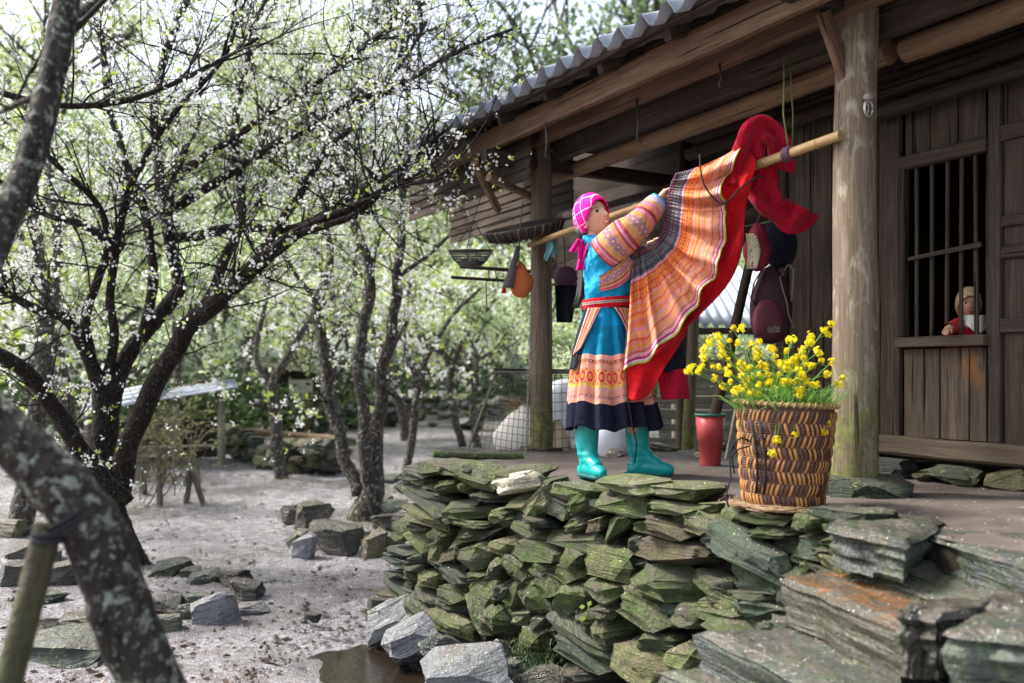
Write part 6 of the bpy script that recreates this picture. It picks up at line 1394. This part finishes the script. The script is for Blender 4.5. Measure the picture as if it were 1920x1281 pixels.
lg = log('fallen_pole', ga + Vector((0, .1, .42)), gb + Vector((0, .1, .40)), .05, .04, M_LOG, None); tag(lg, 'orange-brown peeled pole lying along the low rubble wall', 'log')
sg = ground_at(260, 872); sh2 = thing('lean_to_shed', 'low shed with slate-grey plank roof behind the big plum tree', 'shed', sg); ds = sg.y
for (qs, k) in (([(150, 775), (300, 745), (315, 712), (165, 742)], 0), ([(225, 762), (447, 728), (440, 712), (240, 742)], 1)):
    c = [pt(qs[0][0], qs[0][1], ds - .3), pt(qs[1][0], qs[1][1], ds - .3), pt(qs[2][0], qs[2][1], ds + 1.2), pt(qs[3][0], qs[3][1], ds + 1.2)]
    for r in range(4):
        v0, v1 = r / 4, (r + 1) / 4 - .02; mb = MB(); mb.grid(lambda u, v: (c[0].lerp(c[1], u)).lerp(c[3].lerp(c[2], u), v0 + (v1 - v0) * v) + Vector((0, 0, .02 * (1 - v) + .01 * k + .015 * noise.noise(Vector((u * 6, r, k))))), 12, 2); o = mb.build('roof_plank', M_TIN, sh2, recenter=False); s_ = o.modifiers.new('t', 'SOLIDIFY'); s_.thickness = .03
for px in (165, 245, 330, 415): log('post', Vector(((px - 960) / F * ds, ds, 0)), pt(px, 775 - (px - 150) * .16, ds), .06, .05, M_GREYWOOD, sh2)
for k in range(5): beam('wall_board', pt(150, 868 - k * 17, ds + .7), pt(340, 862 - k * 17, ds + .7), .03, .11, M_GREYWOOD if k % 2 else M_DARK, sh2)
for k in range(3): beam('wall_board', pt(340, 850 - k * 26, ds + .9), pt(420, 846 - k * 26, ds + .9), .03, .18, M_DARK, sh2)
hg = ground_at(540, 806); hut = thing('small_hut', 'small wooden hut with a pale panel and bucket far across the yard', 'hut', hg); dh = hg.y
def hq(name, x0, y0, x1, y1, th, mat, dz=0.0):
    a = pt(x0, (y0 + y1) / 2, dh + dz); b = pt(x1, (y0 + y1) / 2, dh + dz); return beam(name, a, b, th, abs(y1 - y0) * (dh + dz) / F, mat, hut)
hq('back_wall', 490, 690, 590, 800, .05, M_DARK, .9); hq('pale_panel', 541, 712, 586, 762, .03, M_SACK, -.05); hq('bench', 522, 764, 578, 782, .5, M_GREYWOOD, 0); hq('plinth', 520, 786, 584, 802, .6, M_DARK, .1)
for x in (497, 512): log('post', Vector(((x - 960) / F * dh, dh, gz((x - 960) / F * dh, dh))), pt(x, 690, dh), .06, .05, M_GREYWOOD, hut)
log('post', Vector(((582 - 960) / F * dh, dh - .2, hg.z)), pt(580, 735, dh - .2), .09, .09, M_LOG, hut)
for k in range(5): beam('roof_board', pt(484, 690 + k * 1, dh - .5 + k * .35) + Vector((0, 0, .05 + k * .06)), pt(600, 704 + k * 1, dh - .5 + k * .35) + Vector((0, 0, .05 + k * .06)), .34, .03, M_GREYWOOD, hut)
pb_ = ground_at(490, 812); pcn = pt(489, 770, pb_.y - 1.0); mb = MB(); mb.lathe([(0, 0), (.10, 0), (.13, .22), (.12, .22), (.09, .02), (0, .02)], 20, Matrix.Translation(pcn)); mb.tube([pcn + Vector((-.12, 0, .22)), pcn + Vector((0, 0, .42)), pcn + Vector((.12, 0, .22))], .008, 5); o = mb.build('hung_pail', M_IRON, None); tag(o, 'black pail hanging in front of the small hut', 'pail')
mb = MB(); mb.tube([pcn + Vector((0, 0, .42)), pcn + Vector((.1, .2, .9)), pcn + Vector((.2, .5, 1.1))], .006, 4); mb.build('pail_cord', M_ROPE, o, recenter=False)
# spiky shrub with stakes
sgp = ground_at(315, 950); shr = thing('bare_shrub', 'tangled olive shrub tied to stakes behind the big plum tree', 'shrub', sgp); mb = MB(); ends = []
for k in range(34):
    b = sgp + Vector((U(-.5, .45), U(-.15, .15), U(0, .4))); twig_rec(mb, b, Vector((random.gauss(0, .45), random.gauss(0, .3), 1)).normalized(), U(.5, 1.0), .008, 2, ends, 4, wig=.3)
mb.build('twigs', m_simple('olive_twig', (.13, .12, .075), .7, .4, 20), shr, recenter=False); lf = MB()
for _ in range(1800): p, d = random.choice(ends); leaf(lf, p, (d + Vector((random.gauss(0, .4), random.gauss(0, .4), -.3))).normalized(), U(.03, .08), .1)
lf.build('foliage', M_GRASS, shr, recenter=False, smooth=False, kind='stuff')
for x0, y0, x1, y1 in ((300, 950, 298, 850), (348, 943, 362, 850), (380, 942, 360, 880), (270, 925, 272, 860)): log('stake', ground_at(x0, y0), pt(x1, y1, sgp.y), .035, .03, M_GREYWOOD, shr)
# grass tufts
mb = MB()
for (px, py, n, r) in ((670, 990, 150, .3), (523, 905, 160, .35), (758, 925, 120, .25), (320, 955, 260, .8), (250, 1080, 90, .3), (720, 960, 60, .3), (770, 770, 0, .1)):
    g = ground_at(px, py)
    for _ in range(n):
        p = g + Vector((random.gauss(0, r), random.gauss(0, r * .6), 0)); p.z = gz(p.x, p.y); L = U(.04, .13); d = Vector((random.gauss(0, .4), random.gauss(0, .4), 1)).normalized(); s = Vector((U(-1, 1), U(-1, 1), 0)).normalized() * .004
        mb.add([p - s, p + s, p + d * L + Vector((random.gauss(0, .02), 0, 0))], [(0, 1, 2)])
o = mb.build('grass_tufts', M_GRASS, None, smooth=False); tag(o, 'sparse grass tufts at the tree feet', 'grass', None, 'stuff')
def scatter(name, label, cat, mat, n, mk, y0=4.0, y1=15.0):
    mb = MB(); k = 0
    while k < n:
        py = 1290 - (R() ** 1.3) * 470; px = U(-40, 900); g = ground_at(px, py)
        if not (y0 < g.y < y1) or (g.x > -.9 + (g.y - 5.2) * .3 and g.y < 6.5): k += 1; continue
        mk(mb, g); k += 1
    o = mb.build(name, mat, None, smooth=False); tag(o, label, cat, None, 'stuff')
def clod(mb, g):
    s = (.008 + .03 * R() ** 3) * (1 + .05 * g.y); vs = [g + Vector((U(.6, 1) * s * math.cos(a) , U(.6, 1) * s * math.sin(a), -.004)) for a in (0, 1.26, 2.5, 3.8, 5.0)] + [g + Vector((U(-.3, .3) * s, U(-.3, .3) * s, s * U(.2, .42)))]
    mb.add(vs, [(0, 1, 5), (1, 2, 5), (2, 3, 5), (3, 4, 5), (4, 0, 5)])
def dead_leaf(mb, g):
    a = U(0, 6.28); d = Vector((math.cos(a), math.sin(a), U(-.1, .25))); leaf(mb, g + Vector((0, 0, .012)), d, U(.02, .06), .25)
random.seed(9)
scatter('mud_clods', 'dark clods of trodden mud strewn over the yard', 'mud', m_simple('dark_mud', (.06, .046, .04), .6, .4, 30, .3), 3200, clod)
scatter('leaf_litter', 'brown dead leaves and bits of bark lying on the mud', 'leaf litter', m_leaf('dead_leaf', [(.07, .045, .028), (.13, .085, .05), (.045, .03, .02)], .1), 420, dead_leaf)
# fallen petals on mud, slabs and terrace edge
dg = bpy.context.evaluated_depsgraph_get(); dg.update(); mb = MB(); random.seed(3)
for k in range(9000):
    if k < 5600: px, py = U(0, 1000), 860 + (R() ** .8) * 440
    else: px, py = U(720, 1920), U(900, 1281) if k % 2 else 2000
    d = Vector(((px - 960) / F, 1, (HOR - py) / F)).normalized(); hit, loc, nr, idx, ob, m_ = scene.ray_cast(dg, Vector((0, 0, CZ)), d, distance=14)
    if not hit or nr.z < .55 or loc.y < 1.9: continue
    if ob.name.split('.')[0] not in ('ground', 'stone', 'slab', 'terrace_floor', 'rock', 'footing_stone'): continue
    s = U(.0022, .0045) * (1 + max(0, loc.y - 5) * .10); x = nr.orthogonal().normalized(); y = nr.cross(x); a = U(0, 6.28); e = (x * math.cos(a) + y * math.sin(a)) * s; f = (y * math.cos(a) - x * math.sin(a)) * s * .7; c = loc + nr * .003
    mb.add([c - e, c + f + nr * .001, c + e + nr * .002, c - f], [(0, 1, 2, 3)])
o = mb.build('fallen_petals', M_BLOSSOM, None, smooth=False); tag(o, 'white fallen plum petals strewn over mud and stones', 'petals', None, 'stuff')
